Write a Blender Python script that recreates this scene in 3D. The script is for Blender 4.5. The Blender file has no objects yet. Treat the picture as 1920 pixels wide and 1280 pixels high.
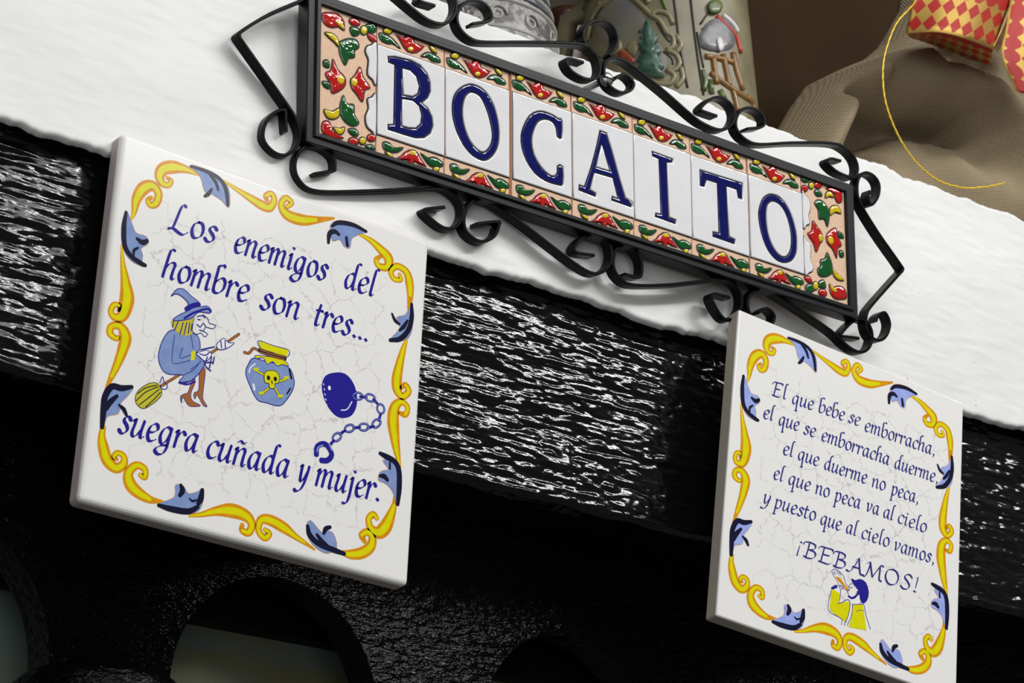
import bpy, bmesh, math, random
import numpy as np
from mathutils import Vector, Matrix
from mathutils.geometry import tessellate_polygon

# ------------------------------------------------------------------ camera
S = bpy.context.scene
COL = S.collection
FPX = 4600.0
CAM = Vector((-0.389988, -0.776546, -0.418886))
ROT = Matrix(((0.797593, -0.603163, 0.006326), (-0.225276, -0.288132, 0.930715), (-0.55955, -0.743757, -0.36569))).transposed()
cd = bpy.data.cameras.new('camera'); cam = bpy.data.objects.new('camera', cd); COL.objects.link(cam)
cam.matrix_world = Matrix.Translation(CAM) @ ROT.to_4x4()
cd.sensor_width = 36.0; cd.lens = FPX / 1920 * 36; cd.clip_start = 0.02
cd.dof.use_dof = True; cd.dof.focus_distance = 1.02; cd.dof.aperture_fstop = 40.0
S.camera = cam

# ------------------------------------------------------------------ world and light
S.view_settings.view_transform = 'Standard'; S.view_settings.look = 'None'
S.view_settings.gamma = 1.0; S.view_settings.use_curve_mapping = False
S.view_settings.exposure = -0.36
wd = bpy.data.worlds.new('room'); S.world = wd; wd.use_nodes = True
wd.node_tree.nodes['Background'].inputs[0].default_value = (1.0, 0.97, 0.93, 1)
wd.node_tree.nodes['Background'].inputs[1].default_value = 0.11
def area(name, loc, target, size, power, colour=(1, 1, 1), sy=None):
    l = bpy.data.lights.new(name, 'AREA'); l.energy = power; l.color = colour
    l.shape = 'RECTANGLE'; l.size = size; l.size_y = sy or size
    o = bpy.data.objects.new(name, l); COL.objects.link(o)
    o.location = loc; o.rotation_euler = (Vector(target) - Vector(loc)).to_track_quat('-Z', 'Y').to_euler()
    return o
area('ceiling_lamp', (0.15, -1.65, 1.45), (0.2, 0, 0), 2.3, 39, (1, 0.995, 0.985), 1.1)
area('shadow_fill', (-0.75, -1.55, 0.05), (0.25, 0, 0), 1.5, 13, (0.98, 0.99, 1.0), 1.2)  # unseen fill added behind the camera to lighten the shadows under the sign
area('tube_lamp', (1.10, -1.15, 0.92), (0.25, 0, -0.03), 1.1, 22, (1, 0.99, 0.98), 0.12)

# ------------------------------------------------------------------ geometry helpers
def ray(u, v):
    return (ROT @ Vector(((u - 960) / FPX, -(v - 640) / FPX, -1))).normalized()
class Plane:
    """a real flat face in the place: origin, two axes; px() reads a traced point back to its own coordinates"""
    def __init__(s, o, ex, ey):
        s.o = Vector(o); s.ex = Vector(ex).normalized(); ey = Vector(ey); ey = ey - ey.dot(s.ex) * s.ex
        s.ey = ey.normalized(); s.n = s.ex.cross(s.ey)
    def px(s, u, v, z=0.0):
        d = ray(u, v); o = s.o + s.n * z
        t = (o - CAM).dot(s.n) / d.dot(s.n); p = CAM + d * t - o
        return (p.dot(s.ex), p.dot(s.ey))
    def mat(s):
        m = Matrix((s.ex, s.ey, s.n)).transposed().to_4x4(); m.translation = s.o; return m
WALL = Plane((0, 0, 0), (1, 0, 0), (0, 0, 1))
def wallpx(u, v, y=0.0):
    a = WALL.px(u, v, -y); return Vector((a[0], y, a[1]))

def mesh_obj(name, verts, faces, mats, parent=None, fm=None, smooth=False):
    me = bpy.data.meshes.new(name)
    me.from_pydata([tuple(v) for v in verts], [], [tuple(f) for f in faces])
    if not isinstance(mats, (list, tuple)): mats = [mats]
    for m in mats: me.materials.append(m)
    if fm is not None: me.polygons.foreach_set('material_index', fm)
    if smooth: me.polygons.foreach_set('use_smooth', [True] * len(me.polygons))
    me.update()
    o = bpy.data.objects.new(name, me); COL.objects.link(o)
    if parent: o.parent = parent
    return o
def bm_obj(name, bm, mats, parent=None, smooth=False):
    me = bpy.data.meshes.new(name); bmesh.ops.recalc_face_normals(bm, faces=bm.faces[:]); bm.to_mesh(me); bm.free()
    if not isinstance(mats, (list, tuple)): mats = [mats]
    for m in mats: me.materials.append(m)
    if smooth: me.polygons.foreach_set('use_smooth', [True] * len(me.polygons))
    o = bpy.data.objects.new(name, me); COL.objects.link(o)
    if parent: o.parent = parent
    return o
def empty(name, mat, label, cat, group=None):
    o = bpy.data.objects.new(name, None); COL.objects.link(o); o.matrix_world = mat; o.empty_display_size = 0.02
    tag(o, label, cat, group); return o
def tag(o, label, cat, group=None):
    o['label'] = label; o['category'] = cat
    if group: o['group'] = group
    return o
def struct(o, label, cat):
    o['kind'] = 'structure'; return tag(o, label, cat)
def catmull(P, n=6, closed=False):
    P = [np.array(p, float) for p in P]; N = len(P); out = []
    if N < 3 and not closed: return P
    for i in range(N if closed else N - 1):
        if closed: a, b, c, d = P[i - 1], P[i], P[(i + 1) % N], P[(i + 2) % N]
        else:
            b, c = P[i], P[i + 1]
            a = P[i - 1] if i > 0 else 2 * b - c
            d = P[i + 2] if i + 2 < N else 2 * c - b
        for k in range(n):
            t = k / n
            out.append(0.5 * (2 * b + (c - a) * t + (2 * a - 5 * b + 4 * c - d) * t * t + (3 * b - a - 3 * c + d) * t ** 3))
    if not closed: out.append(P[-1])
    return out
class Ink:
    """flat printed or painted layers on a face, collected into one thin mesh"""
    def __init__(s): s.v = []; s.f = []; s.m = []; s.mats = []; s.z = 0.00005; s.dz = 0.000004
    def mi(s, m):
        if m not in s.mats: s.mats.append(m)
        return s.mats.index(m)
    def up(s, d=None): s.z += d or s.dz
    def poly(s, pts, m, z=None):
        z = s.z if z is None else z
        b = len(s.v); s.v += [(p[0], p[1], z) for p in pts]
        for t in tessellate_polygon([[Vector((p[0], p[1], 0)) for p in pts]]):
            a, b1, c = [pts[i] for i in t]
            if (b1[0] - a[0]) * (c[1] - a[1]) - (b1[1] - a[1]) * (c[0] - a[0]) < 0: t = (t[0], t[2], t[1])
            s.f.append([b + i for i in t]); s.m.append(s.mi(m))
        s.up()
    def ribbon(s, pts, widths, m, n=5, closed=False, nib=None):
        if widths is None or np.isscalar(widths): widths = [widths] * len(pts)
        Q = catmull([(p[0], p[1], w) for p, w in zip(pts, widths)], n, closed) if n > 1 else [np.array((p[0], p[1], w), float) for p, w in zip(pts, widths)]
        N = len(Q); b = len(s.v); L = []
        if nib:
            nw, ang, mn = nib
        for i in range(N):
            if closed: t = Q[(i + 1) % N][:2] - Q[i - 1][:2]
            else: t = Q[min(i + 1, N - 1)][:2] - Q[max(i - 1, 0)][:2]
            t = t / (np.linalg.norm(t) + 1e-12); nn = np.array((-t[1], t[0]))
            if nib:
                w = nw * abs(t[0] * math.sin(ang) - t[1] * math.cos(ang)) + mn
            else: w = max(Q[i][2], 1e-5)
            L.append((Q[i][:2], nn, t, w))
        zz = s.z
        if not closed:   # rounded ends
            for idx, sg in ((0, -1), (N - 1, 1)):
                c, nn, t, w = L[idx]
                L_ = [c + nn * w / 2 * math.cos(a) + sg * t * w / 2 * math.sin(a) * 0.8 for a in np.linspace(0, math.pi, 6)]
                k = len(s.v); s.v += [(p[0], p[1], zz) for p in L_]
                f = list(range(k, k + 6)); s.f.append(f if sg < 0 else f[::-1]); s.m.append(s.mi(m))
        b = len(s.v)
        for c, nn, t, w in L:
            p = c + nn * w / 2; q = c - nn * w / 2
            s.v += [(p[0], p[1], zz), (q[0], q[1], zz)]
        for i in range(N if closed else N - 1):
            j = (i + 1) % N
            s.f.append((b + 2 * i, b + 2 * i + 1, b + 2 * j + 1, b + 2 * j)); s.m.append(s.mi(m))
        s.up()
    def dot(s, c, r, m, ry=None, rot=0, k=12):
        ry = ry or r
        s.poly([(c[0] + r * math.cos(a) * math.cos(rot) - ry * math.sin(a) * math.sin(rot), c[1] + r * math.cos(a) * math.sin(rot) + ry * math.sin(a) * math.cos(rot)) for a in [2 * math.pi * i / k for i in range(k)]], m)
    def build(s, name, parent):
        # make every face look outwards
        F = []
        for f in s.f:
            p = [s.v[i] for i in f]; ar = sum(p[i - 1][0] * p[i][1] - p[i][0] * p[i - 1][1] for i in range(len(p)))
            F.append(f if ar > 0 else tuple(reversed(f)))
        return mesh_obj(name, s.v, F, s.mats, parent, s.m)

# ------------------------------------------------------------------ noise for real relief
def vnoise(x, y, seed):
    r = np.random.RandomState(seed).rand(256, 256)
    xi = np.floor(x).astype(int); yi = np.floor(y).astype(int); fx = x - xi; fy = y - yi
    fx = fx * fx * (3 - 2 * fx); fy = fy * fy * (3 - 2 * fy)
    g = lambda a, b: r[a % 256, b % 256]
    return (g(xi, yi) * (1 - fx) * (1 - fy) + g(xi + 1, yi) * fx * (1 - fy) + g(xi, yi + 1) * (1 - fx) * fy + g(xi + 1, yi + 1) * fx * fy) * 2 - 1
def fbm(x, y, seed, o=4):
    s = 0; a = 1
    for i in range(o): s = s + a * vnoise(x * 2 ** i + 17.3 * i, y * 2 ** i + 5.1 * i, seed + i); a *= 0.5
    return s

# ------------------------------------------------------------------ materials
def new_mat(name, col=(0.8, 0.8, 0.8), rough=0.5, metal=0.0, coat=0.0, spec=0.5, coat_rough=0.03):
    m = bpy.data.materials.new(name); m.use_nodes = True; b = m.node_tree.nodes['Principled BSDF']
    b.inputs['Base Color'].default_value = (*col, 1); b.inputs['Roughness'].default_value = rough
    b.inputs['Metallic'].default_value = metal; b.inputs['Coat Weight'].default_value = coat
    b.inputs['Coat Roughness'].default_value = coat_rough
    b.inputs['Specular IOR Level'].default_value = spec
    return m
def nodes(m):
    nt = m.node_tree; return nt, nt.nodes, nt.links, nt.nodes['Principled BSDF']
def mapping(m, scale=(1, 1, 1), rot=(0, 0, 0)):
    nt, N, L, B = nodes(m); tc = N.new('ShaderNodeTexCoord'); mp = N.new('ShaderNodeMapping')
    mp.inputs['Scale'].default_value = scale; mp.inputs['Rotation'].default_value = rot
    L.new(tc.outputs['Object'], mp.inputs[0]); return mp
def noise(m, vec, scale, detail=4, rough=0.55):
    nt, N, L, B = nodes(m); n = N.new('ShaderNodeTexNoise'); n.inputs['Scale'].default_value = scale
    n.inputs['Detail'].default_value = detail; n.inputs['Roughness'].default_value = rough
    L.new(vec, n.inputs['Vector']); return n
def ramp(m, fac, stops):
    nt, N, L, B = nodes(m); r = N.new('ShaderNodeValToRGB'); e = r.color_ramp.elements
    while len(e) < len(stops): e.new(0.5)
    for k, (p, c) in zip(e, stops): k.position = p; k.color = (*c, 1) if len(c) == 3 else c
    L.new(fac, r.inputs[0]); return r
def bump(m, h, dist, strength=1.0, target='Normal'):
    nt, N, L, B = nodes(m); b = N.new('ShaderNodeBump'); b.inputs['Distance'].default_value = dist
    b.inputs['Strength'].default_value = strength; L.new(h, b.inputs['Height'])
    prev = B.inputs[target].links
    if prev: L.new(prev[0].from_socket, b.inputs['Normal'])
    L.new(b.outputs[0], B.inputs[target]); return b
def math_node(m, op, a, b=None, c=None):
    nt, N, L, B = nodes(m); n = N.new('ShaderNodeMath'); n.operation = op
    for i, x in enumerate((a, b, c)):
        if x is None: continue
        if isinstance(x, (int, float)): n.inputs[i].default_value = x
        else: L.new(x, n.inputs[i])
    return n.outputs[0]

# white painted plank
M_white = new_mat('white_paint', (0.80, 0.80, 0.785), 0.55)
mp = mapping(M_white, (14, 60, 90)); n1 = noise(M_white, mp.outputs[0], 1.6, 6)
mpb = mapping(M_white, (1, 1, 1)); n2 = noise(M_white, mpb.outputs[0], 300, 3); n3 = noise(M_white, mpb.outputs[0], 14, 3)
r1 = ramp(M_white, n3.outputs[0], [(0.3, (0.66, 0.66, 0.64)), (0.7, (0.74, 0.74, 0.73))])
r2 = ramp(M_white, noise(M_white, mpb.outputs[0], 210, 2, .4).outputs[0], [(0.20, (0.22, 0.21, 0.20)), (0.25, (1, 1, 1))])
mx = M_white.node_tree.nodes.new('ShaderNodeMix'); mx.data_type = 'RGBA'; mx.blend_type = 'MULTIPLY'; mx.inputs[0].default_value = 0.85
nt, N, L, B = nodes(M_white); L.new(r1.outputs[0], mx.inputs['A']); L.new(r2.outputs[0], mx.inputs['B']); L.new(mx.outputs['Result'], B.inputs['Base Color'])
bump(M_white, n1.outputs[0], 0.00022, 0.5); bump(M_white, n2.outputs[0], 0.00006, 0.4)
# black varnished wood
M_black = new_mat('black_varnish', (0.003, 0.003, 0.0035), 0.13, spec=0.5)
mp = mapping(M_black, (200, 200, 700)); nb = noise(M_black, mp.outputs[0], 1.0, 3)
bump(M_black, nb.outputs[0], 0.0004, 0.45)
M_black_soft = new_mat('black_rippled_paint', (0.002, 0.002, 0.0025), 0.12, spec=0.13)
mp = mapping(M_black_soft, (150, 150, 420)); bump(M_black_soft, noise(M_black_soft, mp.outputs[0], 1.0, 3).outputs[0], 0.0022, 0.9)
M_black_flat = new_mat('flat_black', (0.003, 0.003, 0.003), 0.5, spec=0.15)
M_iron = new_mat('black_iron', (0.0012, 0.0012, 0.0018), 0.34, spec=0.12)
mp = mapping(M_iron); bump(M_iron, noise(M_iron, mp.outputs[0], 900, 2).outputs[0], 0.0001, 0.4)
M_iron_soft = new_mat('grey_worn_iron', (0.004, 0.005, 0.007), 0.36, spec=0.35)
# ceramics
def ceramic(name, colour, body=False):
    m = new_mat(name, colour, 0.10, spec=.5); return m
M_tile = ceramic('crackled_white_glaze', (0.74, 0.735, 0.71))
nt, N, L, B = nodes(M_tile)
tc = N.new('ShaderNodeTexCoord'); sep = N.new('ShaderNodeSeparateXYZ'); L.new(tc.outputs['Object'], sep.inputs[0])
nz = noise(M_tile, tc.outputs['Object'], 130, 4, .7)
vm = N.new('ShaderNodeVectorMath'); vm.operation = 'MULTIPLY_ADD'; L.new(nz.outputs['Color'], vm.inputs[0]); vm.inputs[1].default_value = (0.011, 0.011, 0.0); L.new(tc.outputs['Object'], vm.inputs[2])
vo = N.new('ShaderNodeTexVoronoi'); vo.voronoi_dimensions = '2D'; vo.feature = 'DISTANCE_TO_EDGE'; vo.inputs['Scale'].default_value = 95; L.new(vm.outputs[0], vo.inputs['Vector'])
ln = N.new('ShaderNodeMapRange'); L.new(vo.outputs['Distance'], ln.inputs[0]); ln.inputs[1].default_value = 0.008; ln.inputs[2].default_value = 0.030; ln.inputs[3].default_value = 1; ln.inputs[4].default_value = 0
def inside(sock, lo, hi, soft):
    a = N.new('ShaderNodeMapRange'); L.new(sock, a.inputs[0]); a.inputs[1].default_value = lo; a.inputs[2].default_value = lo + soft
    b = N.new('ShaderNodeMapRange'); L.new(sock, b.inputs[0]); b.inputs[1].default_value = hi - soft; b.inputs[2].default_value = hi; b.inputs[3].default_value = 1; b.inputs[4].default_value = 0
    return math_node(M_tile, 'MULTIPLY', a.outputs[0], b.outputs[0])
mask = math_node(M_tile, 'MULTIPLY', inside(sep.outputs['X'], 0.017, 0.126, .001), inside(sep.outputs['Y'], -0.133, -0.022, .001))
bk = noise(M_tile, tc.outputs['Object'], 55, 2); bk2 = N.new('ShaderNodeMapRange'); L.new(bk.outputs[0], bk2.inputs[0]); bk2.inputs[1].default_value = .38; bk2.inputs[2].default_value = .56; bk2.inputs[3].default_value = .25; bk2.inputs[4].default_value = 1
mask = math_node(M_tile, 'MULTIPLY', mask, bk2.outputs[0]); fac = math_node(M_tile, 'MULTIPLY', math_node(M_tile, 'MULTIPLY', mask, ln.outputs[0]), 0.55)
mx = N.new('ShaderNodeMix'); mx.data_type = 'RGBA'; L.new(fac, mx.inputs[0]); mx.inputs['A'].default_value = (0.74, 0.735, 0.71, 1); mx.inputs['B'].default_value = (0.33, 0.28, 0.33, 1)
L.new(mx.outputs['Result'], B.inputs['Base Color'])
M_biscuit = new_mat('bare_tile_edge_pink', (0.50, 0.43, 0.42), 0.7)
M_biscuit2 = new_mat('bare_tile_edge_buff', (0.47, 0.43, 0.36), 0.7)
def inkmat(name, c, c2=None, sc=400): 
    m = new_mat(name, c, 0.10, spec=.4)
    if c2:
        mp = mapping(m); n = noise(m, mp.outputs[0], sc, 3); r = ramp(m, n.outputs[0], [(0.3, c), (0.7, c2)]); nodes(m)[2].new(r.outputs[0], nodes(m)[3].inputs['Base Color'])
    return m
I_navy = inkmat('navy_ink', (0.018, 0.014, 0.24))
I_text2 = inkmat('slate_navy_ink', (0.030, 0.030, 0.20))
I_dark = inkmat('blue_black_glaze', (0.008, 0.009, 0.03))
I_orange = inkmat('orange_glaze', (0.56, 0.21, 0.004), (0.66, 0.29, 0.008), 250)
I_yellow = inkmat('yellow_glaze', (0.60, 0.57, 0.001), (0.67, 0.64, 0.003), 300)
I_blue = inkmat('dusty_blue_glaze', (0.16, 0.24, 0.47), (0.22, 0.30, 0.53), 200)
I_blue2 = inkmat('lilac_blue_glaze', (0.26, 0.32, 0.68), (0.32, 0.40, 0.75), 200)
I_brown = inkmat('brown_glaze', (0.33, 0.12, 0.03))
I_white = inkmat('white_glaze_spot', (0.75, 0.75, 0.78))
I_olive = inkmat('olive_yellow_glaze', (0.50, 0.46, 0.03))
M_clay = new_mat('bare_buff_clay', (0.66, 0.43, 0.28), 0.62)
mp = mapping(M_clay); n = noise(M_clay, mp.outputs[0], 700, 3); r = ramp(M_clay, n.outputs[0], [(0.3, (0.62, 0.40, 0.26)), (0.7, (0.72, 0.49, 0.33))])
nodes(M_clay)[2].new(r.outputs[0], nodes(M_clay)[3].inputs['Base Color']); bump(M_clay, n.outputs[0], 0.0001, 0.3)
M_grout = new_mat('orange_grout', (0.52, 0.25, 0.10), 0.8)
M_outline = new_mat('matte_black_line', (0.018, 0.014, 0.016), 0.6, spec=0.3)
def glaze(name, c, bmp=0.0, sc=180):
    m = new_mat(name, c, 0.08, coat=.6, coat_rough=0.02)
    if bmp:
        mp = mapping(m); n = noise(m, mp.outputs[0], sc, 2); bump(m, n.outputs[0], bmp, 1.0); nodes(m)[2].new(nodes(m)[3].inputs['Normal'].links[0].from_socket, nodes(m)[3].inputs['Coat Normal'])
    return m
G_white = glaze('thick_white_glaze', (0.75, 0.75, 0.765), 0.0009, 45)
G_blue = glaze('thick_cobalt_glaze', (0.003, 0.006, 0.10), 0.0003, 160)
G_red = glaze('thick_red_glaze', (0.45, 0.012, 0.010), 0.0004, 350)
G_green = glaze('thick_green_glaze', (0.008, 0.085, 0.018), 0.0004, 350)
G_yellow = glaze('thick_yellow_glaze', (0.60, 0.47, 0.01), 0.0003, 350)
M_steel = new_mat('dull_steel', (0.42, 0.44, 0.43), 0.38, metal=0.9)

# ------------------------------------------------------------------ SETTING
XL, XR = -0.30, 0.80
def bx(u, v, y=0.0):
    p = wallpx(u, v, y); return p.x, p.z
def edge(pts, y=0.0, default=None):
    q = sorted(bx(u, v, y) for u, v in pts); X = [a for a, b in q]; Z = [b for a, b in q]
    return lambda x: np.interp(x, X, Z)
wb = edge([(0, 221), (56, 244), (142, 270), (210, 289), (500, 385), (808, 476), (932, 514), (996, 528), (1095, 560), (1168, 585), (1240, 612), (1281, 619), (1363, 641), (1600, 710), (1808, 772), (1870, 791), (1920, 805)])
wt = edge([(600, -80), (800, -12), (915, 37), (1005, 75), (1037, 89), (1085, 105), (1230, 155), (1300, 177), (1429, 226), (1521, 262), (1610, 294), (1662, 305), (1695, 331), (1734, 338), (1918, 407)])
# white plank: a front face, a rounded top edge and the shelf top behind it
nx = 1100; xs = np.linspace(XL, XR, nx); rows = []
nf = 130
for j in range(nf + 1):
    t = j / nf; z = wb(xs) + 0.0007 * fbm(xs * 160, xs * 0, 5) + (wt(xs) + 0.0006 * fbm(xs * 90, xs * 0, 9) - wb(xs)) * t
    edgeb = np.minimum(1, np.minimum(t, 1 - t) * 130 / 2.5)
    y = -0.0003 * fbm(xs * 14, z * 30, 3) - 0.00008 * fbm(xs * 90, z * 420, 7, 3) + 0.0030 * (1 - np.sqrt(np.clip(1 - (1 - edgeb) ** 2, 0, 1)))
    rows.append(np.stack([xs, y, z], 1))
top = rows[-1].copy()
for k, (yy, dz) in enumerate(((0.012, 0.0012), (0.05, 0.0012), (0.30, 0.0012))):
    q = top.copy(); q[:, 1] = yy; q[:, 2] = top[:, 2] + dz; rows.append(q)
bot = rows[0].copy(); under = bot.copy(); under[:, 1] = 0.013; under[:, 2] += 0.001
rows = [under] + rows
V = np.concatenate(rows); F = []; FM = []
for j in range(len(rows) - 1):
    for i in range(nx - 1):
        a = j * nx + i; F.append((a, a + 1, a + nx + 1, a + nx)); FM.append(1 if j == 0 else 0)  # underside faces get flat black, so a dark strip lies below the edge
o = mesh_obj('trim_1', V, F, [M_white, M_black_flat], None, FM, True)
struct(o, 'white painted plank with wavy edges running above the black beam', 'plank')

# black beam: rough face, worn lower edge and the underside going back
nx = 1640; xs = np.linspace(XL, XR, nx)
zt = wb(xs) + 0.006; zb = np.interp(xs, [-0.16, 0.68], [-0.1015, -0.1015]) + 0.0006 * fbm(xs * 60, xs * 0, 31)
YB = 0.009; nf = 300; rows = []
for j in range(nf + 1):
    t = j / nf; z = zt + (zb - zt) * t
    g = fbm(xs * 55 + 0.9 * fbm(xs * 30, z * 60, 41), z * 360, 42, 2)
    r1_ = np.abs(fbm(xs * 90, z * 240, 47, 2))
    pits = fbm(xs * 200, z * 300, 51, 2)
    w = 0.5 + 0.5 * np.clip(fbm(xs * 9, z * 25, 61, 2), -1, 1)
    h = 0.00045 * g * (0.5 + w) + 0.0006 * r1_ * (1.2 - w) + 0.00014 * pits + 0.0005 * np.clip(fbm(xs * 130, z * 130, 53, 1) - .55, 0, 1) * 3 * (1 - w) + 0.0007 * fbm(xs * 18, z * 60, 71, 2)
    r = 0.004; dzb = np.clip((z - zb) / r, 0, 1); h = h + 0.0010 * np.exp(-((z - zb - 0.0028) / 0.0010) ** 2) * (0.6 + 0.6 * np.clip(fbm(xs * 50, xs * 0 + 3, 33, 2), -.6, 1))
    y = YB - h + r * (1 - np.sqrt(np.clip(1 - (1 - dzb) ** 2, 0, 1)))
    rows.append(np.stack([xs, y, z], 1))
for k in range(1, 40):
    y = YB + 0.004 + k * 0.0014; hh = 0.00035 * fbm(xs * 40, y * 300 + xs * 0, 81, 3)
    rows.append(np.stack([xs, np.full(nx, y), zb - 0.0003 + hh], 1))
V = np.concatenate(rows); nr = len(rows)
idx = (np.arange(nr - 1)[:, None] * nx + np.arange(nx - 1)[None, :]).ravel()
F = np.stack([idx, idx + nx, idx + nx + 1, idx + 1], 1).tolist()
o = mesh_obj('trim_2', V, F, M_black, None, None, True)
struct(o, 'rough grained beam in glossy black varnish under the white plank', 'beam')

# arcade: a fretted black board behind the beam, with arches and turned columns
YA = 0.056; AT = 0.018; PER = 0.1503; R_ = 0.0490
cx0 = 0.1190; zc = -0.1930
cell = 0.0006
arc_c = [cx0 + PER * k for k in (-2, -1, 0, 1, 2, 3)]
zlow = -0.30
bm = bmesh.new()
def arch_outline(yv):
    pts = [(XL - 0.05, -0.098)]
    pts.append((XL - 0.05, zlow))
    for c in arc_c:
        if c - R_ < XL - 0.05: continue
        pts.append((c - R_, zlow))
        for a in np.linspace(math.pi, 0, 33): pts.append((c + R_ * math.cos(a), zc + R_ * 1.04 * math.sin(a)))
        pts.append((c + R_, zlow))
    pts += [(XR + 0.15, zlow), (XR + 0.15, -0.098)]
    return pts
out = arch_outline(0)
tris = tessellate_polygon([[Vector((p[0], p[1], 0)) for p in out]])
V = [(p[0], YA, p[1]) for p in out] + [(p[0], YA + AT, p[1]) for p in out]; n_ = len(out)
F = [tuple(t) for t in tris] + [tuple(n_ + i for i in t[::-1]) for t in tris] + [(i, (i + 1) % n_, n_ + (i + 1) % n_, n_ + i) for i in range(n_)]
bm = bmesh.new(); vs = [bm.verts.new(v) for v in V]
for f in F:
    try: bm.faces.new([vs[i] for i in f])
    except ValueError: pass
arc = bm_obj('trim_3', bm, M_black_soft)
struct(arc, 'black arcade board with round arches below the beam', 'arcade')
def lathe(name, prof, mat, parent=None, seg=48, loc=(0, 0, 0), smooth=True):
    V = []; F = []
    for r, z in prof:
        for k in range(seg): a = 2 * math.pi * k / seg; V.append((r * math.cos(a) + loc[0], r * math.sin(a) + loc[1], z + loc[2]))
    for j in range(len(prof) - 1):
        for k in range(seg): F.append((j * seg + k, j * seg + (k + 1) % seg, (j + 1) * seg + (k + 1) % seg, (j + 1) * seg + k))
    F.append(tuple(range(seg))[::-1]); F.append(tuple(range((len(prof) - 1) * seg, len(prof) * seg)))
    return mesh_obj(name, V, F, mat, parent, None, smooth)
cols = [(arc_c[k] + arc_c[k + 1]) / 2 for k in range(5)]
for c in cols:
    lathe('column', [(0.020, -0.300), (0.020, -0.232), (0.024, -0.229), (0.0235, -0.222), (0.028, -0.217), (0.0325, -0.210), (0.0345, -0.204), (0.034, -0.199), (0.030, -0.195), (0.026, -0.193), (0.012, -0.192)], M_black_soft, arc, 40, (c, YA + AT / 2, 0))
# painted panel behind the arches
M_panel = new_mat('grey_green_panel', (0.5, 0.6, 0.55), 0.5)
mp = mapping(M_panel, (9, 9, 60)); n = noise(M_panel, mp.outputs[0], 1.0, 4)
r = ramp(M_panel, n.outputs[0], [(0.42, (0.10, 0.14, 0.128)), (0.62, (0.125, 0.125, 0.06))]); nodes(M_panel)[2].new(r.outputs[0], nodes(M_panel)[3].inputs['Base Color'])
def box(bm, x0, x1, y0, y1, z0, z1):
    v = [bm.verts.new(p) for p in ((x0, y0, z0), (x1, y0, z0), (x1, y1, z0), (x0, y1, z0), (x0, y0, z1), (x1, y0, z1), (x1, y1, z1), (x0, y1, z1))]
    for f in ((0, 3, 2, 1), (4, 5, 6, 7), (0, 1, 5, 4), (1, 2, 6, 5), (2, 3, 7, 6), (3, 0, 4, 7)): bm.faces.new([v[i] for i in f])
def boxobj(name, dims, mat, parent=None, bevel=0.0, seg=2):
    bm = bmesh.new(); box(bm, *dims)
    if bevel: bmesh.ops.bevel(bm, geom=bm.edges[:], offset=bevel, segments=seg, affect='EDGES', profile=0.5)
    return bm_obj(name, bm, mat, parent)
struct(boxobj('wall_back', (XL - .1, XR + .2, 0.098, 0.108, -0.40, 0.02), M_panel), 'grey green painted panel seen through the arches', 'wall')
struct(boxobj('shade_strip', (XL - .1, XR + .2, 0.088, 0.098, -0.156, 0.0), M_black_flat, None, 0.001), 'dark strip added as shade along the top of the grey green panel', 'shade strip')  # added black strip stands in for the shade over the panel's top
M_dark = new_mat('dark_brown_wall', (0.030, 0.018, 0.010), 0.8)
mp = mapping(M_dark); n = noise(M_dark, mp.outputs[0], 12, 4); r = ramp(M_dark, n.outputs[0], [(0.3, (0.02, 0.012, 0.006)), (0.7, (0.05, 0.028, 0.014))]); nodes(M_dark)[2].new(r.outputs[0], nodes(M_dark)[3].inputs['Base Color'])
struct(boxobj('wall_upper', (XL - .1, XR + .5, 0.30, 0.31, 0.0, 0.75), M_dark), 'dark brown wall behind the shelf', 'wall')

# ------------------------------------------------------------------ SAYING TILES
PL = Plane((0.0, -0.008, 0.0), (0.998971, 0.0, -0.045363), (0.045363, 0.0, 0.998971))
KR = 0.9827
PR = Plane(CAM + (Vector((0.323094, -0.002634, 0.009419)) - CAM) * KR, (0.983698, -0.101071, -0.148736), (0.15274, 0.033062, 0.987713))
WL, HL, WR, HR = 0.1452, 0.15, 0.13509 * KR, 0.15224 * KR
TH = 0.0075
def tile_body(W, H, parent, edge_mat, bev=0.0022):
    bm = bmesh.new(); box(bm, 0, W, -H, 0, -TH, 0)
    top = [e for e in bm.edges if sum(v.co.z > -1e-6 for v in e.verts) >= 1]
    bmesh.ops.bevel(bm, geom=top, offset=bev, segments=4, affect='EDGES', profile=0.5)
    for f in bm.faces:
        c = f.calc_center_median(); f.material_index = 1 if (c.z < -bev - 0.0002) else 0
    o = bm_obj('glazed_slab', bm, [M_tile, edge_mat], parent)
    for p in o.data.polygons: p.use_smooth = False
    return o
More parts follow.
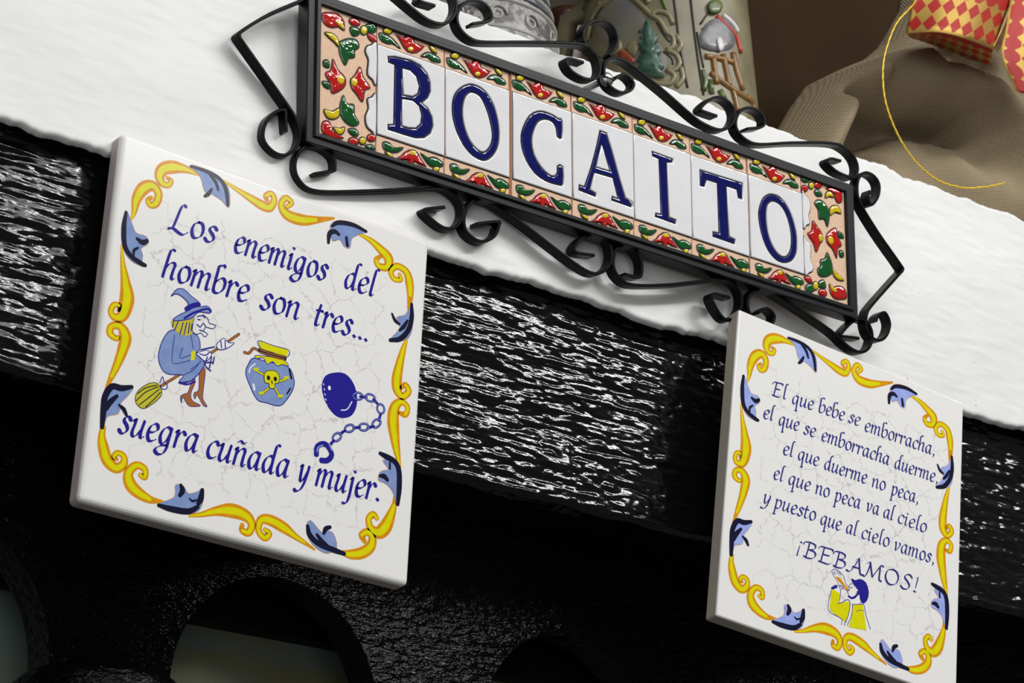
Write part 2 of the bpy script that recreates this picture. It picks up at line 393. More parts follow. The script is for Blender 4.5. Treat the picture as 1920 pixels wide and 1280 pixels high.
SW = [  # yellow scrolls of the printed border: centre line and width, traced once and used on both tiles
 [(372,328,3),(348,317,13),(325,313,21),(306,317,20),(299,330,17),(304,343,13),(315,347,10),(321,339,8),(313,333,6)],
 [(245,413,3),(251,399,8),(256,373,16),(269,353,20),(286,348,17),(297,362,14),(293,380,13),(283,385,10),(277,376,9),(284,370,6)],
 [(228,460,3),(230,492,8),(235,527,16),(238,560,24),(229,592,18),(214,594,12),(208,583,10),(214,571,9),(224,573,8),(222,582,6)],
 [(222,632,7),(217,634,9),(206,624,12),(210,611,11),(226,612,14),(235,631,20),(230,655,17),(220,682,13),(209,706,9),(197,732,3)],
 [(194,800,8),(191,815,11),(193,835,17),(201,862,19),(217,877,16),(231,870,13),(232,855,10),(220,849,9),(213,857,8),(220,861,5)],
 [(262,890,7),(271,894,10),(271,879,11),(256,872,12),(241,886,15),(244,907,20),(259,923,18),(281,936,12),(305,940,4)],
 [(355,967,4),(379,964,8),(405,958,14),(434,957,22),(460,966,19),(472,982,14),(466,998,12),(454,994,10),(454,983,7)],
 [(496,992,7),(505,1000,10),(496,1008,11),(485,995,11),(488,976,13),(504,974,17),(531,988,18),(552,1004,11),(571,1017,7),(590,1030,3)],
 [(642,1036,8),(658,1039,15),(679,1036,18),(695,1024,17),(698,1007,14),(689,997,12),(678,1003,11),(684,1015,8)],
 [(707,972,8),(700,964,11),(691,973,11),(696,991,14),(710,998,20),(723,987,22),(733,965,16),(739,946,9),(739,930,3)],
 [(750,876,4),(744,846,13),(740,820,18),(737,790,22),(740,764,18),(752,753,12),(764,763,10),(760,777,10),(749,774,7)],
 [(762,637,5),(755,659,11),(749,683,15),(744,710,19),(745,731,17),(755,743,12),(766,733,12),(760,721,9),(752,727,7)],
 [(749,514,7),(751,524,9),(738,522,10),(733,508,11),(745,499,12),(762,510,14),(768,532,16),(769,554,12),(767,580,7)],
 [(673,439,4),(694,450,10),(713,467,16),(728,484,19),(726,500,14),(711,499,12),(705,487,9),(713,481,7)],
 [(538,388,8),(547,380,9),(536,371,11),(527,385,12),(539,403,19),(566,412,19),(593,412,12),(626,409,4)],
 [(421,340,4),(450,359,9),(472,373,14),(490,384,17),(505,389,15),(514,376,12),(509,363,10),(498,367,9),(501,376,7)]]
def zz(pts, s, ox, oy): return [(x / s + ox, y / s + oy) for x, y in pts]
LF = []
def leaf(fill, strokes, s, ox, oy): LF.append((zz(fill, s, ox, oy), [(zz(p, s, ox, oy), w) for p, w in strokes]))
leaf([(780,262),(870,285),(970,340),(1050,430),(1052,560),(1000,510),(930,465),(880,445),(850,345)], [([(780,270),(900,310),(990,365),(1030,440),(1042,545)],7.5),([(905,320),(955,380),(975,440)],6.5),([(930,430),(905,465),(880,482)],7)], 3.765,150,240)
leaf([(330,590),(365,670),(395,740),(465,765),(482,815),(430,850),(442,900),(420,965),(340,915),(303,820),(303,680)], [([(325,592),(309,700),(315,830),(360,905),(430,955),(462,970)],8.5),([(400,780),(440,808),(475,795)],9),([(378,905),(380,865),(410,845)],5)], 3.765,150,240)
leaf([(268,758),(330,768),(412,775),(370,840),(322,890),(308,960),(230,980),(200,1060),(188,880),(215,800)], [([(405,772),(330,782),(262,770),(214,840),(202,940),(192,1060)],10),([(300,835),(250,880),(222,930)],9),([(312,900),(345,930),(365,972)],7)], 3.765,140,520)
leaf([(588,622),(690,580),(712,540),(712,485),(765,490),(800,545),(860,535),(910,510),(905,600),(870,670),(780,690),(650,662)], [([(590,628),(680,655),(800,672),(870,640)],9.5),([(900,518),(890,580),(870,620)],10),([(748,485),(760,525),(740,562)],9),([(808,580),(830,600),(860,592)],4)], 3.765,140,780)
leaf([(575,700),(610,665),(690,755),(735,745),(790,770),(815,880),(740,925),(650,880),(590,800)], [([(582,705),(600,780),(670,850),(780,895),(878,930)],9.5),([(655,775),(700,835),(740,865)],8.5),([(710,770),(728,730),(765,715)],8)], 4.266,440,820)
leaf([(1185,180),(1290,200),(1325,290),(1322,420),(1300,540),(1262,430),(1210,370),(1150,340),(1160,280),(1200,262),(1230,250)], [([(1160,125),(1215,155),(1280,195),(1312,265),(1315,400),(1302,535)],10),([(1160,308),(1195,312),(1222,342)],9),([(1240,200),(1240,250)],6)], 4.266,440,820)
leaf([(1000,1080),(1060,1060),(1100,1000),(1112,1120),(1082,1220),(1000,1242),(955,1232),(1022,1150)], [([(1103,985),(1103,1080),(1080,1165),(1025,1225),(955,1235)],9),([(1075,1100),(1050,1140),(1020,1168)],7),([(968,1052),(990,1100),(1020,1125)],6)], 3.657,470,300)
leaf([(545,470),(560,430),(620,413),(720,438),(792,490),(742,510),(692,540),(680,602),(640,590),(610,545),(560,552)], [([(555,455),(600,430),(700,445),(792,490)],8),([(532,568),(540,505),(575,490),(605,512)],8.5),([(655,530),(662,588)],9)], 3.657,470,300)
KX, KY = WR / WL, HR / HL
def border(parent, other):
    kx, ky = (KX, KY) if other else (1, 1)
    blue = I_blue2 if other else I_blue
    mm = 0.001 / 4.0
    for sw in SW:
        pts = [PL.px(u, v) for u, v, w in sw]; pts = [(a * kx, b * ky) for a, b in pts]; wd_ = [w * mm * 1.05 * (kx + ky) / 2 for u, v, w in sw]
        k = Ink(); k.ribbon(pts, wd_, I_orange, 6)
        k.ribbon(pts[:-1], [max(w * 0.52 - 0.0001, 0.00004) for w in wd_[:-1]], I_yellow, 6); k.build('border_scroll', parent)
    for fill, st in LF:
        k = Ink(); k.z = 0.00012
        f = [PL.px(u, v) for u, v in fill]; f = [(a * kx, b * ky) for a, b in f]
        f = [tuple(p) for p in catmull(f, 3, True)]
        k.ribbon(f, 0.0003, I_orange, 1, True); k.poly(f, blue)
        for p, w in st:
            q = [PL.px(u, v) for u, v in p]; q = [(a * kx, b * ky) for a, b in q]
            k.ribbon(q, [w * mm * .6] + [w * mm] * (len(q) - 2) + [w * mm * .7], I_dark if not other else I_dark, 5)
        k.build('border_leaf', parent)
# pen alphabet: broad-nib italic, x-height 1; every stroke is a list of points ('c' smooth)
GL = {
 'a': (.80, [[(.56,.93),(.36,1.0),(.14,.80),(.04,.42),(.12,.06),(.28,.03),(.45,.30),(.56,.70)], [(.60,1.0),(.54,.5),(.53,.12),(.62,.02),(.76,.14)]]),
 'b': (.74, [[(.20,1.72),(.10,1.66),(.08,1.3),(.05,.7),(.05,.15),(.20,.0),(.42,.08),(.60,.38),(.62,.78),(.48,.98),(.28,.90),(.08,.62)], [(.18,1.70),(.34,1.78),(.42,1.74)]]),
 'c': (.62, [[(.56,.84),(.46,1.0),(.26,.94),(.08,.66),(.05,.28),(.18,.02),(.38,.02),(.56,.16)]]),
 'd': (.80, [[(.56,.93),(.36,1.0),(.14,.80),(.04,.42),(.12,.06),(.28,.03),(.45,.30),(.56,.70)], [(.82,1.74),(.66,1.72),(.60,1.5),(.55,.8),(.53,.14),(.62,.02),(.76,.14)]]),
 'e': (.66, [[(.08,.45),(.34,.52),(.54,.72),(.50,.95),(.34,1.0),(.12,.78),(.05,.36),(.16,.02),(.36,.0),(.58,.16)]]),
 'g': (.80, [[(.58,.92),(.36,1.0),(.14,.80),(.04,.42),(.12,.08),(.28,.04),(.46,.30),(.57,.70)], [(.60,1.0),(.55,.4),(.52,-.2),(.38,-.54),(.12,-.64),(-.08,-.50),(-.02,-.30),(.2,-.12),(.5,-.02)]]),
 'h': (.80, [[(.40,1.76),(.24,1.76),(.16,1.55),(.10,.8),(.05,.0)], [(.08,.50),(.26,.86),(.46,1.0),(.58,.88),(.54,.5),(.53,.12),(.62,.02),(.74,.12)]]),
 'i': (.40, [[(.0,.84),(.12,1.0),(.13,.7),(.09,.15),(.18,.02),(.32,.14)]]),
 'j': (.40, [[(.02,.86),(.16,1.0),(.16,.6),(.12,-.2),(.0,-.58),(-.24,-.64)]]),
 'l': (.40, [[(.40,1.76),(.26,1.74),(.20,1.5),(.14,.8),(.10,.14),(.18,.02),(.32,.12)]]),
 'm': (1.20, [[(-.02,.84),(.10,1.0),(.10,.7),(.05,.0)], [(.07,.50),(.24,.86),(.40,1.0),(.50,.90),(.48,.5),(.44,.0)], [(.46,.50),(.64,.86),(.82,1.0),(.94,.88),(.91,.5),(.90,.12),(.98,.02),(1.12,.14)]]),
 'n': (.80, [[(-.02,.84),(.10,1.0),(.10,.7),(.05,.0)], [(.07,.50),(.26,.86),(.44,1.0),(.57,.88),(.54,.5),(.53,.12),(.62,.02),(.74,.14)]]),
 'o': (.72, [[(.36,1.0),(.14,.84),(.05,.42),(.16,.04),(.34,.0),(.56,.20),(.62,.60),(.52,.94),(.34,1.0)]]),
 'p': (.76, [[(.0,.84),(.14,1.0),(.13,.6),(.06,-.3),(.02,-.72)], [(-.08,-.74),(.16,-.68)], [(.12,.62),(.30,.92),(.50,.98),(.62,.76),(.58,.34),(.40,.04),(.20,.0),(.08,.10)]]),
 'q': (.78, [[(.56,.93),(.36,1.0),(.14,.80),(.04,.42),(.12,.06),(.28,.03),(.45,.30),(.56,.70)], [(.60,1.0),(.54,.3),(.49,-.72)], [(.38,-.74),(.64,-.66)]]),
 'r': (.58, [[(-.02,.84),(.10,1.0),(.11,.7),(.06,.0)], [(.09,.50),(.24,.84),(.40,.98),(.54,.86)]]),
 's': (.60, [[(.52,.86),(.38,1.0),(.20,.92),(.18,.70),(.36,.50),(.44,.26),(.32,.04),(.14,.0),(.0,.14)]]),
 't': (.50, [[(.22,1.34),(.16,.9),(.10,.16),(.20,.01),(.38,.12)], [(.0,.93),(.20,.97),(.42,.97)]]),
 'u': (.82, [[(.0,.84),(.12,1.0),(.12,.7),(.06,.2),(.16,.0),(.34,.10),(.54,.50)], [(.62,1.0),(.56,.5),(.55,.12),(.64,.02),(.77,.14)]]),
 'v': (.72, [[(.0,.86),(.12,1.0),(.16,.6),(.18,.05),(.42,.36),(.60,.74),(.56,1.0)]]),
 'y': (.78, [[(.0,.86),(.14,1.0),(.14,.6),(.16,.14),(.28,.04),(.44,.26),(.58,.62)], [(.66,1.0),(.60,.5),(.48,-.1),(.28,-.5),(.0,-.62),(-.12,-.56)]]),
 'L': (1.02, [[(.60,1.70),(.46,1.74),(.36,1.50),(.24,.7),(.14,.20),(-.08,.02)], [(-.06,.10),(.18,.16),(.5,.0),(.74,-.04),(.98,.20)]]),
 'E': (.96, [[(.30,1.55),(.22,.8),(.14,.06)], [(-.10,1.30),(.04,1.56),(.40,1.60),(.84,1.62),(.90,1.50)], [(.22,.86),(.5,.86),(.68,.90)], [(.0,.04),(.4,.0),(.68,.02),(.86,.22)]]),
 'B': (1.0, [[(.32,1.5),(.26,.8),(.16,.04)], [(-.08,1.24),(.02,1.52),(.40,1.62),(.74,1.48),(.68,1.08),(.36,.86)], [(.36,.86),(.72,.78),(.80,.44),(.60,.08),(.24,-.02),(.02,.06)]]),
 'A': (1.08, [[(.46,1.34),(.68,1.60),(.50,1.0),(.24,.26),(.04,-.02),(-.14,.04)], [(.68,1.60),(.74,.9),(.84,.12),(1.0,.0)], [(.26,.56),(.56,.58),(.78,.58)]]),
 'M': (1.34, [[(.10,1.34),(.34,1.58),(.26,.8),(.06,.02),(-.12,.04)], [(.34,1.58),(.44,.9),(.56,.16)], [(.56,.16),(.84,.9),(1.08,1.58)], [(1.30,1.58),(1.08,1.56),(1.06,.9),(1.06,.12),(1.22,.0)]]),
 'O': (1.14, [[(.56,1.60),(.22,1.36),(.08,.70),(.24,.12),(.52,-.02),(.86,.26),(1.0,.92),(.84,1.46),(.54,1.60)]]),
 'S': (.84, [[(.76,1.40),(.60,1.60),(.34,1.50),(.26,1.16),(.48,.84),(.62,.48),(.50,.10),(.22,-.02),(.0,.18)]]),
}
NIB = math.radians(38)
def word(parent, s, p0, p1, xh, mat, slant=0.12, nib=0.20):
    ink = Ink(); write(ink, s, p0, p1, xh, mat, slant, nib); ink.build('lettered_word', parent)
def write(ink, s, p0, p1, xh, mat, slant, nib):
    """write s with its baseline from p0 to p1 (tile coordinates)"""
    p0 = np.array(p0); p1 = np.array(p1); d = p1 - p0; Lw = np.linalg.norm(d); ex = d / Lw; ey = np.array((-ex[1], ex[0]))
    adv = []; x = 0
    for ch in s:
        adv.append(x); x += {'.': .34, ',': .34, '!': .42, '¡': .5, 'ñ': .80}.get(ch, GL[ch][0] if ch in GL else .5) + 0.07
    k = Lw / (x - 0.07); 
    T = lambda q, ax: tuple(p0 + ex * ((q[0] + ax) * k + q[1] * xh * slant) + ey * q[1] * xh)
    dia = lambda c, ax, r=.12: ink.poly([T((c[0] + r * u * 1.1, c[1] + r * v), ax) for u, v in ((-1.0, .1), (-.1, 1.0), (1.0, -.1), (.1, -1.0))], mat)
    for ch, ax in zip(s, adv):
        g = {'ñ': 'n'}.get(ch, ch)
        if g in GL:
            for st in GL[g][1]:
                ink.ribbon([T(q, ax) for q in st], 1, mat, 6, nib=(xh * nib * 1.05, math.radians(38) + math.atan2(ex[1], ex[0]), xh * 0.045))
        if ch in 'ij': dia((.20 if ch == 'i' else .24, 1.38), ax)
        if ch == 'ñ': ink.ribbon([T(q, ax) for q in ((.05, 1.28), (.2, 1.42), (.42, 1.32), (.58, 1.44))], 1, mat, 4, nib=(xh * nib * .8, math.radians(38), xh * .04))
        if ch == '.': dia((.16, .08), ax, .14)
        if ch == ',': ink.ribbon([T(q, ax) for q in ((.16, .12), (.18, -.04), (.06, -.30))], [xh * .20, xh * .14, xh * .05], mat, 4)
        if ch == '!':
            ink.ribbon([T(q, ax) for q in ((.30, 1.62), (.22, .9), (.16, .40))], [xh * .13, xh * .12, xh * .06], mat, 3); dia((.12, .06), ax, .12)
        if ch == '¡':
            ink.ribbon([T(q, ax) for q in ((.12, -.1), (.20, .6), (.26, 1.02))], [xh * .15, xh * .12, xh * .06], mat, 3); dia((.32, 1.34), ax, .11)

def draw(ink, P, s, ox, oy):
    """returns fill / line helpers reading one traced close-up"""
    mm = 0.001 / 4.45
    f = lambda pts, m, n=3: ink.poly([tuple(q) for q in catmull([P.px(x / s + ox, y / s + oy) for x, y in pts], n, True)] if n > 1 else [P.px(x / s + ox, y / s + oy) for x, y in pts], m)
    l = lambda pts, w, m, c=False: ink.ribbon([P.px(x / s + ox, y / s + oy) for x, y in pts], w * mm, m, 4, c)
    return f, l

# --- left tile
tl = empty('saying_tile', PL.mat(), 'large white crackled tile reading Los enemigos del hombre son tres, with witch drawing', 'wall tile', 'square saying tiles')
tile_body(WL, HL, tl, M_biscuit); border(tl, False)
ink = Ink()
for s, u0, v0, u1, v1 in (('Los', 317, 431, 404, 457), ('enemigos', 438, 471, 611, 527), ('del', 645, 538, 702, 556), ('hombre', 303, 518, 464, 567), ('son', 488, 578, 561, 600), ('tres...', 588, 608, 690, 641), ('suegra', 222, 810, 370, 849), ('cuñada', 386, 856, 541, 896), ('y', 558, 901, 577, 906), ('mujer.', 591, 909, 712, 940)):
    word(tl, s, PL.px(u0, v0), PL.px(u1, v1), 0.0069, I_navy, .14)
# witch on a broom
ink = Ink(); ink.z = 0.00004; f, l = draw(ink, PL, 3.765, 140, 520)
ink.ribbon([PL.px(x / 3.765 + 140, y / 3.765 + 520) for x, y in ((610, 765), (740, 685), (900, 575), (1160, 400))], 0.00115, I_dark, 3); ink.ribbon([PL.px(x / 3.765 + 140, y / 3.765 + 520) for x, y in ((612, 763), (740, 684), (900, 575), (1158, 402))], 0.0008, I_brown, 3)
for c in ([(830,725),(852,735),(820,820),(832,870),(885,900),(870,910),(805,905),(765,845),(752,885),(748,840),(772,822),(800,810)], [(882,650),(922,650),(908,790),(905,855),(935,910),(905,900),(865,830),(848,858),(842,815),(875,790)]): 
    f(c, I_brown); l(c, 1.2, I_navy, True)
c = [(600,765),(612,830),(545,895),(480,925),(430,880),(440,812),(500,760),(560,742)]; f(c, I_olive); l(c, 1.4, I_dark, True)
for a in ([(590,770),(500,810),(435,870)], [(595,790),(520,850),(455,900)], [(605,810),(560,860),(500,915)], [(580,760),(500,780),(445,820)]): l(a, 1.8, I_dark)
l([(600,745),(620,700),(632,740),(655,760),(640,790),(600,780)], 1.6, I_navy)
c = [(680,372),(745,380),(830,392),(875,425),(885,500),(860,540),(915,600),(890,660),(840,715),(800,735),(738,735),(765,690),(660,682),(612,640),(590,560),(610,470),(640,410)]
f(c, I_blue); l(c, 1.6, I_navy, True)
for a in ([(705,405),(692,500),(690,602),(760,600),(850,572)], [(762,495),(742,570),(830,542)], [(820,402),(835,500)], [(890,590),(840,650),(770,690)], [(870,610),(820,650)], [(745,750),(800,740),(850,715)]): l(a, 1.3, I_navy)
f([(822,522),(850,518),(846,582),(818,586)], I_yellow, 1)
l([(735,742),(790,755),(850,735)], 3, I_navy)
c = [(682,310),(740,270),(800,262),(835,280),(830,390),(795,410),(750,405),(700,365)]; f(c, I_olive)
for a in ([(700,300),(690,350)], [(730,310),(705,370)], [(765,320),(742,400)], [(790,320),(770,405)], [(812,320),(800,395)], [(828,330),(820,380)]): l(a, 2.0, I_navy)
l([(840,290),(830,370),(858,402),(890,392),(915,418),(938,402),(912,378),(925,352),(975,362),(992,338),(950,322),(940,292),(905,262)], 1.3, I_navy)
for a in ([(865,275),(900,270),(920,285)], [(862,330),(885,350),(900,330)], [(905,320),(925,345)], [(880,370),(910,380)], [(870,295),(885,300)]): l(a, 1.8, I_navy)
c = [(680,132),(722,84),(770,84),(822,132),(872,172),(880,208),(930,202),(962,230),(950,252),(875,245),(830,285),(770,302),(690,302),(742,262),(788,238),(800,182),(752,132),(712,116)]
f(c, I_blue, 2); l(c, 1.6, I_navy, True); l([(788,225),(828,202),(876,190)], 9, I_navy); l([(772,290),(840,250),(930,222),(958,240)], 4, I_navy)
c = [(862,535),(930,515),(965,545),(925,592),(880,560)]; f(c, I_white); l(c, 1.4, I_navy, True)
c = [(1000,475),(1050,430),(1085,462),(1125,462),(1080,498),(1020,510)]; f(c, I_white); l(c, 1.4, I_navy, True)
for a in ([(880,540),(920,550),(950,530)], [(1030,450),(1035,500)], [(1060,445),(1062,500)], [(890,510),(985,490)], [(935,560),(920,620),(960,660)], [(965,560),(950,640)], [(985,560),(975,610)], [(930,600),(975,600)]): l(a, 2.2, I_navy)
ink.build('witch_drawing', tl)
# potion jar
ink = Ink(); ink.z = 0.00004; f, l = draw(ink, PL, 3.368, 440, 600)
l([(60,203),(90,208),(120,178),(162,198)], 5.5, I_dark); l([(60,203),(90,208),(120,178),(162,198)], 3.8, I_brown)
c = [(120,240),(200,262),(330,290),(372,362),(370,430),(330,500),(282,541),(200,522),(140,500),(90,400),(70,330),(88,275)]
f(c, I_blue); l(c, 1.8, I_navy, True)
l([(130,275),(100,300),(90,330)], 2.2, I_white); l([(118,405),(125,440)], 4, I_white); l([(345,310),(358,370)], 4, I_dark); l([(352,430),(330,465)], 3, I_dark)
c = [(142,222),(300,248),(340,290),(300,280),(268,290),(240,262),(205,278),(180,240),(135,242)]; f(c, I_yellow, 2); l(c, 1.4, I_navy, True)
c = [(150,130),(240,160),(342,190),(325,235),(240,205),(165,180)]; f(c, I_yellow, 1); l(c, 1.5, I_navy, True)
ink.ribbon([PL.px(x / 3.368 + 440, y / 3.368 + 600) for x, y in ((158, 192), (235, 220), (316, 240))], 0.0021, I_dark, 2); l([(158,186),(235,213),(316,232)], 2.2, I_brown); l([(155,202),(235,228),(312,248)], 2.2, I_brown)
for a, b in (((135,318),(195,352)), ((325,372),(275,388)), ((168,468),(212,432)), ((288,488),(252,428))):
    l([a, b], 4.5, I_dark); l([a, b], 3, I_yellow)
    for d in ((-8, -8), (8, -10)): q = PL.px((a[0] + d[0]) / 3.368 + 440, (a[1] + d[1]) / 3.368 + 600); ink.dot(q, 0.00062, I_yellow)
c = [(190,330),(225,318),(265,328),(282,365),(272,398),(252,402),(250,430),(220,428),(215,400),(192,395),(185,360)]; f(c, I_yellow); l(c, 1.2, I_dark, True)
for q in ((212,365),(255,372)): ink.dot(PL.px(q[0] / 3.368 + 440, q[1] / 3.368 + 600), 0.0008, I_dark, .0010)
l([(232,385),(236,400)], 2.4, I_dark)
ink.build('poison_jar_drawing', tl)
# ball and chain
ink = Ink(); ink.z = 0.00004; f, l = draw(ink, PL, 3.368, 440, 600)
f([(640,330),(700,340),(745,390),(770,460),(770,540),(740,600),(690,618),(640,605),(590,550),(560,480),(550,410),(575,350)], I_navy, 5)
q = PL.px(598 / 3.368 + 440, 428 / 3.368 + 600); ink.dot(q, .0007, I_white, .0010); l([(672,568),(710,562),(740,515)], 2.0, I_white)
for y in range(6): l([(560 + y * 4, 400 + y * 32), (563 + y * 5, 410 + y * 32)], 1.6, I_white)
ch = [(778,480),(812,485),(855,490),(890,515),(922,560),(915,615),(895,652),(858,675),(815,675),(770,678),(725,683),(680,708),(645,738),(612,775)]
for i, c in enumerate(ch):
    a = ch[max(i - 1, 0)]; b = ch[min(i + 1, len(ch) - 1)]; th = math.atan2(b[1] - a[1], b[0] - a[0])
    rx, ry = (30, 22) if i % 2 == 0 else (24, 5)
    pts = [(c[0] + rx * math.cos(t) * math.cos(th) - ry * math.sin(t) * math.sin(th), c[1] + rx * math.cos(t) * math.sin(th) + ry * math.sin(t) * math.cos(th)) for t in np.linspace(0, 2 * math.pi, 9)[:-1]]
    l(pts, 4.2 if i % 2 == 0 else 2.6, I_navy, True)
    if i % 2 == 0: l(pts, 1.3, I_blue, True)
l([(515,850),(520,800),(560,780),(590,800),(612,850),(585,885),(545,885)], 10, I_navy); l([(520,830),(525,805),(555,790)], 3, I_blue); l([(595,780),(612,820)], 3.4, I_blue)
ink.build('ball_and_chain_drawing', tl)

# --- right tile
tr = empty('saying_tile', PR.mat(), 'smaller white tile at right reading El que bebe se emborracha, with drinking man', 'wall tile', 'square saying tiles')
tile_body(WR, HR, tr, M_biscuit2, 0.0010)
boxobj('wall_spacer', (0.05, 0.085, -0.022, -0.010, -0.0165, -0.0074), M_black_flat, tr); border(tr, True)
ink = Ink()
for s, u0, v0, u1, v1 in (
  ('El', 1448, 741, 1475, 749), ('que', 1485, 756, 1525, 769), ('bebe', 1535, 772, 1583, 789), ('se', 1591, 791, 1612, 799), ('emborracha,', 1621, 807, 1753, 854),
  ('el', 1431, 783, 1450, 789), ('que', 1460, 796, 1498, 808), ('se', 1507, 813, 1529, 820), ('emborracha', 1540, 825, 1667, 872), ('duerme,', 1677, 877, 1759, 906),
  ('el', 1468, 851, 1487, 857), ('que', 1496, 861, 1535, 874), ('duerme', 1545, 879, 1625, 907), ('no', 1635, 912, 1660, 920), ('peca,', 1671, 926, 1722, 944),
  ('el', 1450, 897, 1468, 903), ('que', 1478, 907, 1519, 921), ('no', 1529, 925, 1555, 933), ('peca', 1565, 938, 1613, 954), ('va', 1624, 958, 1648, 966), ('al', 1656, 969, 1675, 976), ('cielo', 1683, 979, 1737, 999),
  ('y', 1430, 942, 1444, 947), ('puesto', 1452, 951, 1529, 977), ('que', 1538, 982, 1577, 995), ('al', 1586, 998, 1606, 1005), ('cielo', 1615, 1008, 1667, 1026), ('vamos,', 1676, 1031, 1752, 1057)):
    word(tr, s, PR.px(u0, v0), PR.px(u1, v1), 0.0044, I_text2, .14, .19)
word(tr, '¡BEBAMOS!', PR.px(1491, 1038), PR.px(1722, 1112), 0.0047, I_text2, .10, .19)
ink = Ink(); ink.z = 0.00004; f, l = draw(ink, PR, 4.571, 1540, 1000)
c = [(120,368),(160,380),(195,430),(240,485),(222,490),(180,440),(150,410)]; f(c, I_orange, 2)
l([(95,345),(90,320),(120,305),(160,330),(195,370),(205,420),(235,460)], 1.2, I_navy); l([(95,345),(130,400),(160,450),(222,490)], 1.2, I_navy)
for a in ([(110,320),(125,350)], [(130,315),(150,350)], [(150,325),(170,355)], [(100,330),(112,350)]): l(a, 1.3, I_navy)
l([(85,470),(110,445),(150,450),(165,500),(150,590)], 1.3, I_navy); l([(90,470),(130,455)], 5, I_navy); l([(160,440),(190,460),(170,480)], 1.3, I_navy)
c = [(90,480),(125,495),(160,520),(150,590),(235,582),(236,680),(205,755),(172,728),(80,662),(75,600)]; f(c, I_yellow, 2)
l([(85,485),(60,600),(72,672),(170,728),(172,780)], 1.3, I_navy); l([(140,600),(180,590),(205,570),(242,578),(236,680),(195,785)], 1.6, I_navy)
c = [(270,610),(356,606),(368,700),(386,830),(310,815),(232,800),(262,700)]; f(c, I_yellow, 1)
l([(268,605),(258,700),(220,790)], 1.3, I_navy); l([(265,608),(362,606)], 1.4, I_navy); l([(365,612),(388,720),(420,820)], 1.3, I_navy); l([(300,665),(335,655),(365,662)], 1.2, I_navy)
l([(262,425),(238,445),(240,480),(222,498),(236,520)], 1.2, I_navy); l([(232,535),(260,552),(290,540),(320,500)], 4.5, I_navy); l([(300,500),(325,490),(320,520),(300,530)], 1.3, I_navy); l([(345,580),(330,600)], 1.3, I_navy); l([(250,465),(265,460)], 1.5, I_navy)
c = [(255,382),(290,400),(330,388),(382,420),(406,500),(392,572),(355,600),(330,560),(322,500),(295,460),(268,425)]; f(c, I_navy, 2)
ink.build('drinking_man_drawing', tr)

# ------------------------------------------------------------------ NAME SIGN
KS = (0.776546 - 0.015) / (0.776546 - 0.021)
PS = Plane(CAM + (Vector((0.080092, -0.018901, 0.078051)) - CAM) * KS, (0.999225, -0.033731, -0.020298), (0.01671, -0.103443, 0.994495))
sg = empty('name_sign', PS.mat(), 'framed row of letter tiles spelling BOCAITO in scrolled black iron', 'sign')
# corners and seams of the tile row
TLc, TRc, BRc, BLc = PS.px(600, 9), PS.px(1583, 360), PS.px(1591, 574), PS.px(596, 251)
seam_px = [(707, 47), (834, 92), (955, 135), (1070, 177), (1185, 218), (1293, 257), (1400, 295), (1501, 331)]
A_ = np.array; tl_, tr_, br_, bl_ = map(A_, (TLc, TRc, BRc, BLc))
tpar = [0.0] + [ (PS.px(*p)[0] - TLc[0]) / (TRc[0] - TLc[0]) for p in seam_px] + [1.0]
def st(s, t): return tuple((tl_ * (1 - s) + tr_ * s) * (1 - t) + (bl_ * (1 - s) + br_ * s) * t)
def inv_st(p):
    s, t = 0.5, 0.5; p = A_(p)
    for _ in range(8):
        c = A_(st(s, t)); ds = (tr_ - tl_) * (1 - t) + (br_ - bl_) * t; dt = (bl_ * (1 - s) + br_ * s) - (tl_ * (1 - s) + tr_ * s)
        s, t = A_((s, t)) + np.linalg.solve(np.stack([ds, dt], 1), p - c)
    return s, t
def slab(pts, z0, z1, m, name, parent, bevel=0.0003):
    bm = bmesh.new(); a = [bm.verts.new((p[0], p[1], z0)) for p in pts]; f = bm.faces.new(a)
    r = bmesh.ops.extrude_face_region(bm, geom=[f]); vs = [v for v in r['geom'] if isinstance(v, bmesh.types.BMVert)]
    for v in vs: v.co.z = z1
    bmesh.ops.recalc_face_normals(bm, faces=bm.faces[:])
    if bevel: bmesh.ops.bevel(bm, geom=[e for e in bm.edges if all(v in vs for v in e.verts)], offset=bevel, segments=2, affect='EDGES', profile=.5)
    return bm_obj(name, bm, m, parent)
def curve_mesh(name, loops, depth, bev, offset, z, mats, parent, res=3):
    cu = bpy.data.curves.new(name, 'CURVE'); cu.dimensions = '2D'; cu.fill_mode = 'BOTH'; cu.extrude = depth; cu.bevel_depth = bev; cu.bevel_resolution = res; cu.offset = offset
    for lp in loops:
        sp = cu.splines.new('POLY'); sp.points.add(len(lp) - 1); sp.use_cyclic_u = True
        for i, p in enumerate(lp): sp.points[i].co = (p[0] * 1000, p[1] * 1000, 0, 1)   # worked in millimetres, scaled back below
    o = bpy.data.objects.new(name, cu); COL.objects.link(o); bpy.context.view_layer.update()
    dg = bpy.context.evaluated_depsgraph_get(); me = bpy.data.meshes.new_from_object(o.evaluated_get(dg)); bpy.data.objects.remove(o)
    me.transform(Matrix.Scale(0.001, 4)); me.transform(Matrix.Translation((0, 0, z)))
    me.materials.clear()
    for m in (mats if isinstance(mats, (list, tuple)) else [mats]): me.materials.append(m)
    ob = bpy.data.objects.new(name, me); COL.objects.link(ob); ob.parent = parent
    for p in me.polygons: p.use_smooth = abs(p.normal.z) < 0.97
    return ob
def zp(pts, s, ox, oy, n=1, closed=True):
    q = [PS.px(x / s + ox, y / s + oy) for x, y in pts]
    return [tuple(a) for a in catmull(q, n, closed)] if n > 1 else q
Z1 = (3.8795, 430, 0); Z3 = (4, 820, 0); Z4 = (4, 920, 240); Z5 = (4, 1260, 160); PXL = (1, 0, 0)
